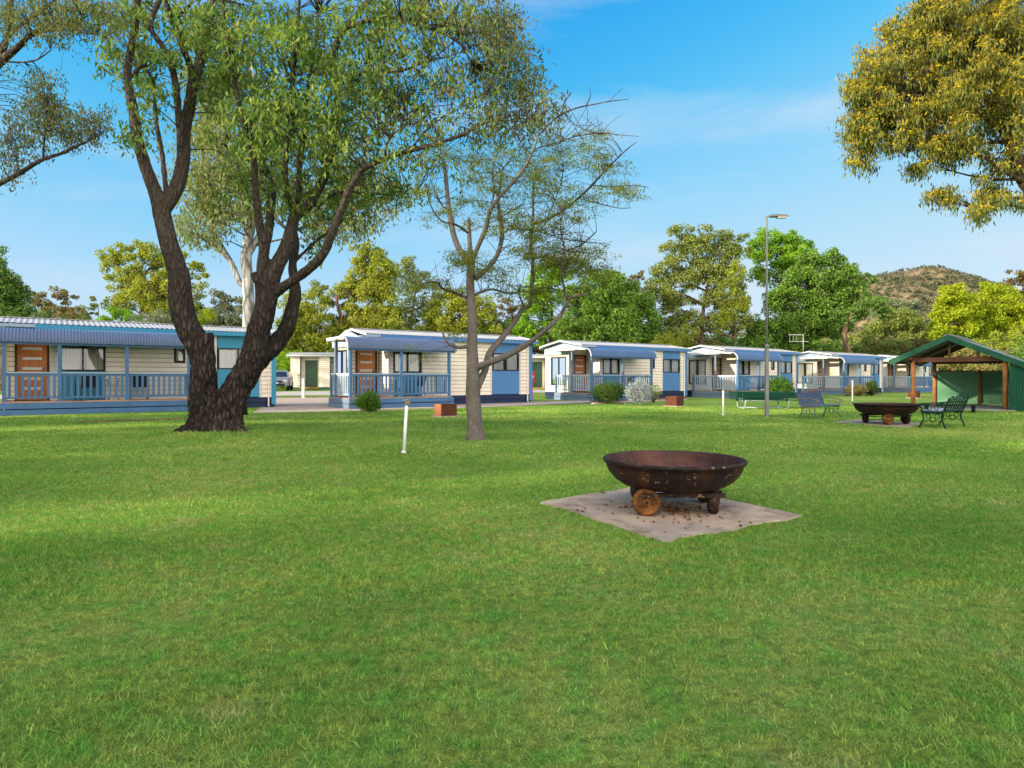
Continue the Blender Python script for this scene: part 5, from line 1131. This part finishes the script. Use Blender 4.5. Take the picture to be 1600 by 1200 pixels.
# ---------------------------------------------------------------- trees beyond the cabins, left to right
T = bg_tree; GR = 'trees beyond the cabins'
T('dark green bushy tree at the left edge beyond the cabin roof', [(5,455,30,28),(-25,440,35,40),(28,468,22,18),(8,490,40,18),(-5,425,18,18),(38,480,14,14)], 46, 'leaf_dark', (5,8), 1.2, .24, group=GR, seed=31)
T('dark clump of a tall tree poking in at the left edge', [(-30,395,32,18),(-60,380,30,30)], 40, 'leaf_green', (-70,14), 1, .2, group=GR, seed=32)
T('small rusty brown tree, first right of the dark left tree', [(58,462,18,10),(48,475,14,8),(68,478,16,10),(35,497,25,8)], 60, 'leaf_rust', (60,3), .7, .26, group=GR, seed=33)
T('rounded brownish tree with thin bare stems, second right of the dark left tree', [(92,460,16,12),(108,468,16,10),(82,475,12,8),(118,486,16,12),(95,490,20,8)], 60, 'leaf_rust', (102,3), .75, .26, group=GR, seed=34)
T('narrow little green tree standing alone on the skyline', [(146,468,6,10),(148,480,9,9),(143,492,10,6)], 62, 'leaf_olive', (146,2), .8, .24, group=GR, seed=35)
T('tall many-lobed golden tree left of the big gum', [(188,392,22,14),(215,388,22,12),(172,408,18,16),(235,400,22,14),(200,415,26,14),(185,440,18,16),(225,435,26,18),(250,420,22,18),(262,450,26,20),(212,462,30,18),(190,475,24,16),(245,478,30,18),(300,415,24,8),(285,435,22,10),(318,428,18,7),(300,455,24,12),(275,400,22,10)], 62, 'leaf_yellow', (222,7), .85, .30, .3, group=GR, seed=36)
T('vivid light green shrub low over the first cabin roof', [(180,490,18,16),(200,494,18,12),(165,500,14,10)], 44, 'leaf_bright', (182,3), 1, .2, group=GR, seed=37, name='shrub', cat='shrub')
T('grey green hedge shrub over the first cabin roof', [(225,500,30,10),(262,496,28,12),(285,502,20,10)], 42, 'leaf_grey', (240,3), 1, .18, group=GR, seed=38, name='shrub', cat='shrub')
T('orange flowering shrub seen through the fork of the big gum', [(300,492,16,12),(318,498,20,14),(305,508,18,8)], 45, 'leaf_lime', (310,3), 1, .2, group=GR, seed=39, name='shrub', cat='shrub')
T('grey green tree between the big gum and the pale trunk', [(345,470,20,18),(365,490,22,18),(330,500,20,14),(352,505,26,12),(310,470,16,14),(378,470,14,16)], 52, 'leaf_grey', (350,5), .95, .26, group=GR, seed=40)
T('yellowish tree right behind the big gum trunk', [(470,478,26,22),(490,500,26,24),(455,510,24,22),(475,535,36,20),(500,530,24,22),(440,545,26,20),(470,560,40,14)], 55, 'leaf_yellow', (486,6), .9, .28, .5, group=GR, seed=41)
T('bright green shrub behind the parked car', [(440,575,22,22),(458,560,22,18),(445,598,22,14),(470,575,14,14)], 52, 'leaf_bright', (450,4), 1, .2, group=GR, seed=42, name='shrub', cat='shrub')
T('tall golden tree with hanging foliage and dark trunks, left of the second cabin', [(575,395,24,18),(592,420,26,24),(560,420,20,18),(545,445,22,18),(580,455,28,24),(600,470,20,24),(555,478,22,18),(528,465,18,14),(512,470,14,12),(595,505,26,24),(560,515,26,20),(525,500,18,18),(525,530,30,16)], 56, 'leaf_yellow', (533,8), .9, .28, .65, group=GR, seed=43)
T('dark tree filling in behind the golden hanging tree', [(590,440,22,26),(575,500,26,24),(610,500,20,26),(540,520,30,20),(500,455,18,16)], 62, 'leaf_olive', (563,8), .9, .3, .5, group=GR, seed=44)
T('pale open-topped tree over the middle of the second cabin roof', [(640,410,20,12),(655,425,22,14),(625,430,16,14),(640,450,24,16),(665,455,22,18),(640,480,28,18),(680,480,20,18),(650,505,36,16)], 60, 'leaf_olive', (645,5), .62, .26, .3, group=GR, seed=45)
T('broad yellow green tree behind the slim grey tree', [(705,470,26,22),(735,480,26,22),(690,500,30,20),(725,508,34,18),(765,500,24,18),(755,478,18,16)], 58, 'leaf_yellow', (715,6), 1, .28, .3, group=GR, seed=46)
T('small pinkish brown tree in the gap right of the slim tree', [(790,475,16,12),(808,490,18,14),(775,495,14,12),(795,512,26,16),(780,530,20,12)], 66, 'leaf_rust', (800,4), .8, .28, group=GR, seed=47)
T('light green tree rising left of the dark round tree', [(850,428,26,18),(875,425,24,18),(835,455,20,20),(865,460,26,20),(840,490,26,20),(820,515,30,20),(855,520,26,18),(800,540,26,16)], 58, 'leaf_bright', (855,6), .9, .28, .3, group=GR, seed=48)
T('large dense dark green round tree behind the third cabin', [(930,450,34,22),(965,455,32,24),(905,465,26,22),(995,480,28,26),(940,485,36,26),(900,500,30,26),(975,500,34,26),(1010,505,22,24),(930,520,40,20),(985,525,36,18),(890,525,26,18),(955,435,22,12)], 54, 'leaf_green', (950,10), 1.35, .27, .2, group=GR, seed=49)
T('thin brownish tree on the skyline right of the dark round tree', [(1005,430,14,8),(1000,445,16,12),(985,438,12,8),(1015,450,12,10)], 75, 'leaf_rust', (1003,3), .7, .3, group=GR, seed=50)
T('tall sparse golden gum with an orange trunk behind the gap between cabins', [(1065,365,22,14),(1085,375,26,18),(1120,370,26,16),(1050,395,26,18),(1090,400,30,20),(1135,390,26,20),(1155,380,18,14),(1035,425,24,18),(1070,430,30,20),(1110,430,26,20),(1145,430,22,24),(1030,455,22,18),(1060,465,28,20),(1120,465,22,20),(1150,470,22,22),(1045,495,26,20),(1080,500,24,18),(1125,505,26,22),(1155,510,20,20),(1050,525,26,14)], 56, 'leaf_olive', (1100,8), .85, .27, .45, group=GR, seed=51)
T('yellowish slim tree tucked in front of the sparse golden gum', [(1150,425,14,20),(1140,455,16,22),(1155,480,16,22),(1130,500,18,20),(1040,530,22,14),(1070,520,18,16)], 50, 'leaf_yellow', (1148,4), .8, .22, .5, group=GR, seed=52)
T('bright green domed tree behind the lamp post', [(1200,375,24,16),(1230,378,26,16),(1185,392,18,16),(1255,392,24,16),(1215,400,30,18),(1240,415,28,18),(1195,425,22,18)], 60, 'leaf_bright', (1225,8), 1.15, .28, .2, group=GR, seed=53)
T('full green tree right of the lamp post', [(1270,410,26,18),(1300,405,24,14),(1325,420,22,16),(1245,440,28,22),(1285,440,32,22),(1320,450,26,22),(1220,470,28,22),(1260,475,34,24),(1300,480,34,24),(1340,470,24,20),(1225,505,28,22),(1270,510,34,22),(1310,512,26,16),(1190,520,30,22),(1240,535,30,14)], 57, 'leaf_green', (1265,9), 1.25, .28, .2, group=GR, seed=54)
T('spreading dark umbrella tree with a forked bare trunk', [(1350,440,20,10),(1375,475,20,12),(1355,480,24,14),(1330,490,24,14),(1385,490,12,8),(1310,500,22,12),(1345,430,14,7)], 54, 'leaf_dark', (1332,9), .85, .25, .2, group=GR, seed=55)
T('dull olive tree at the foot of the hill', [(1395,500,28,18),(1425,505,24,16),(1370,520,26,16),(1410,530,30,16),(1445,525,18,16),(1345,535,26,14)], 80, 'leaf_olive', (1400,5), 1, .36, .3, group=GR, seed=56)
T('grey green low tree before the hill, left part', [(1400,478,22,12),(1380,490,22,12),(1425,485,18,12),(1440,497,16,12)], 95, 'leaf_grey', (1405,4), .9, .4, .3, group=GR, seed=57)
T('russet tree beside the power of the hill slope, left of the lime tree', [(1440,540,22,14),(1420,545,20,12),(1455,520,16,12)], 62, 'leaf_rust', (1440,4), .9, .28, .3, group=GR, seed=58)
T('glowing lime yellow tree left half behind the shelter', [(1490,455,20,14),(1478,470,20,16),(1505,465,22,16),(1470,490,22,16),(1495,490,26,18),(1470,515,24,16),(1505,515,30,14),(1520,480,18,20)], 56, 'leaf_lime', (1492,6), 1.2, .27, .2, group=GR, seed=59)
T('glowing lime yellow tree right half behind the shelter', [(1545,460,22,16),(1570,470,24,18),(1530,478,20,18),(1560,490,30,20),(1590,485,26,20),(1545,510,32,18),(1585,512,30,18),(1620,500,26,26)], 58, 'leaf_lime', (1558,6), 1.15, .27, .2, group=GR, seed=60)
T('brownish open tree at the right edge above the lime tree', [(1585,430,20,10),(1575,445,18,8),(1600,445,20,14),(1620,430,24,18)], 68, 'leaf_rust', (1600,5), .8, .3, .3, group=GR, seed=61)
T('flowering hedge shrub seen under the shelter roof', [(1500,560,26,14),(1535,558,26,14),(1570,560,26,14),(1480,568,16,10),(1540,575,40,12)], 38, 'leaf_flower', (1530,4), 1.1, .16, .2, group=GR, seed=62, name='shrub', cat='shrub')
T('pale feathery shrub above the shelter roof at the right', [(1560,535,26,14),(1595,532,24,16),(1530,545,24,12),(1620,545,26,20)], 42, 'leaf_yellow', (1570,4), 1, .18, .3, group=GR, seed=63, name='shrub', cat='shrub')
# lower storey closing the view under the crowns
under = [(-20,505,'leaf_olive'),(40,505,'leaf_dark'),(100,503,'leaf_olive'),(270,508,'leaf_olive'),(340,520,'leaf_green'),(400,530,'leaf_olive'),(520,552,'leaf_dark'),(580,535,'leaf_olive'),(640,530,'leaf_yellow'),(700,528,'leaf_olive'),(760,530,'leaf_olive'),(825,552,'leaf_dark'),(840,545,'leaf_green'),(900,540,'leaf_dark'),(1020,535,'leaf_olive'),(1075,545,'leaf_yellow'),(1110,545,'leaf_green'),(1160,545,'leaf_green'),(1215,550,'leaf_dark'),(1275,550,'leaf_green'),(1320,552,'leaf_olive'),(1370,555,'leaf_olive'),(1415,560,'leaf_olive'),(1460,560,'leaf_rust'),(1500,545,'leaf_green')]
WH = {'leaf_olive':'olive','leaf_dark':'dark green','leaf_green':'mid green','leaf_yellow':'yellowish','leaf_rust':'russet'}
for i, (px, py, mt) in enumerate(under):
    bh = T(f'low {WH[mt]} shrub of the thicket showing just above the cabin roofs', [(px-18,py-10,24,18),(px+16,py-4,26,18),(px,py+18,38,18),(px,py+42,38,18)], 66+(i%3)*2, mt, (px,3), .9, .3, .2, group='understorey shrubs beyond the cabins', seed=70+i, name='shrub', cat='shrub', limbs=False)
hill(); lawn(); litter()
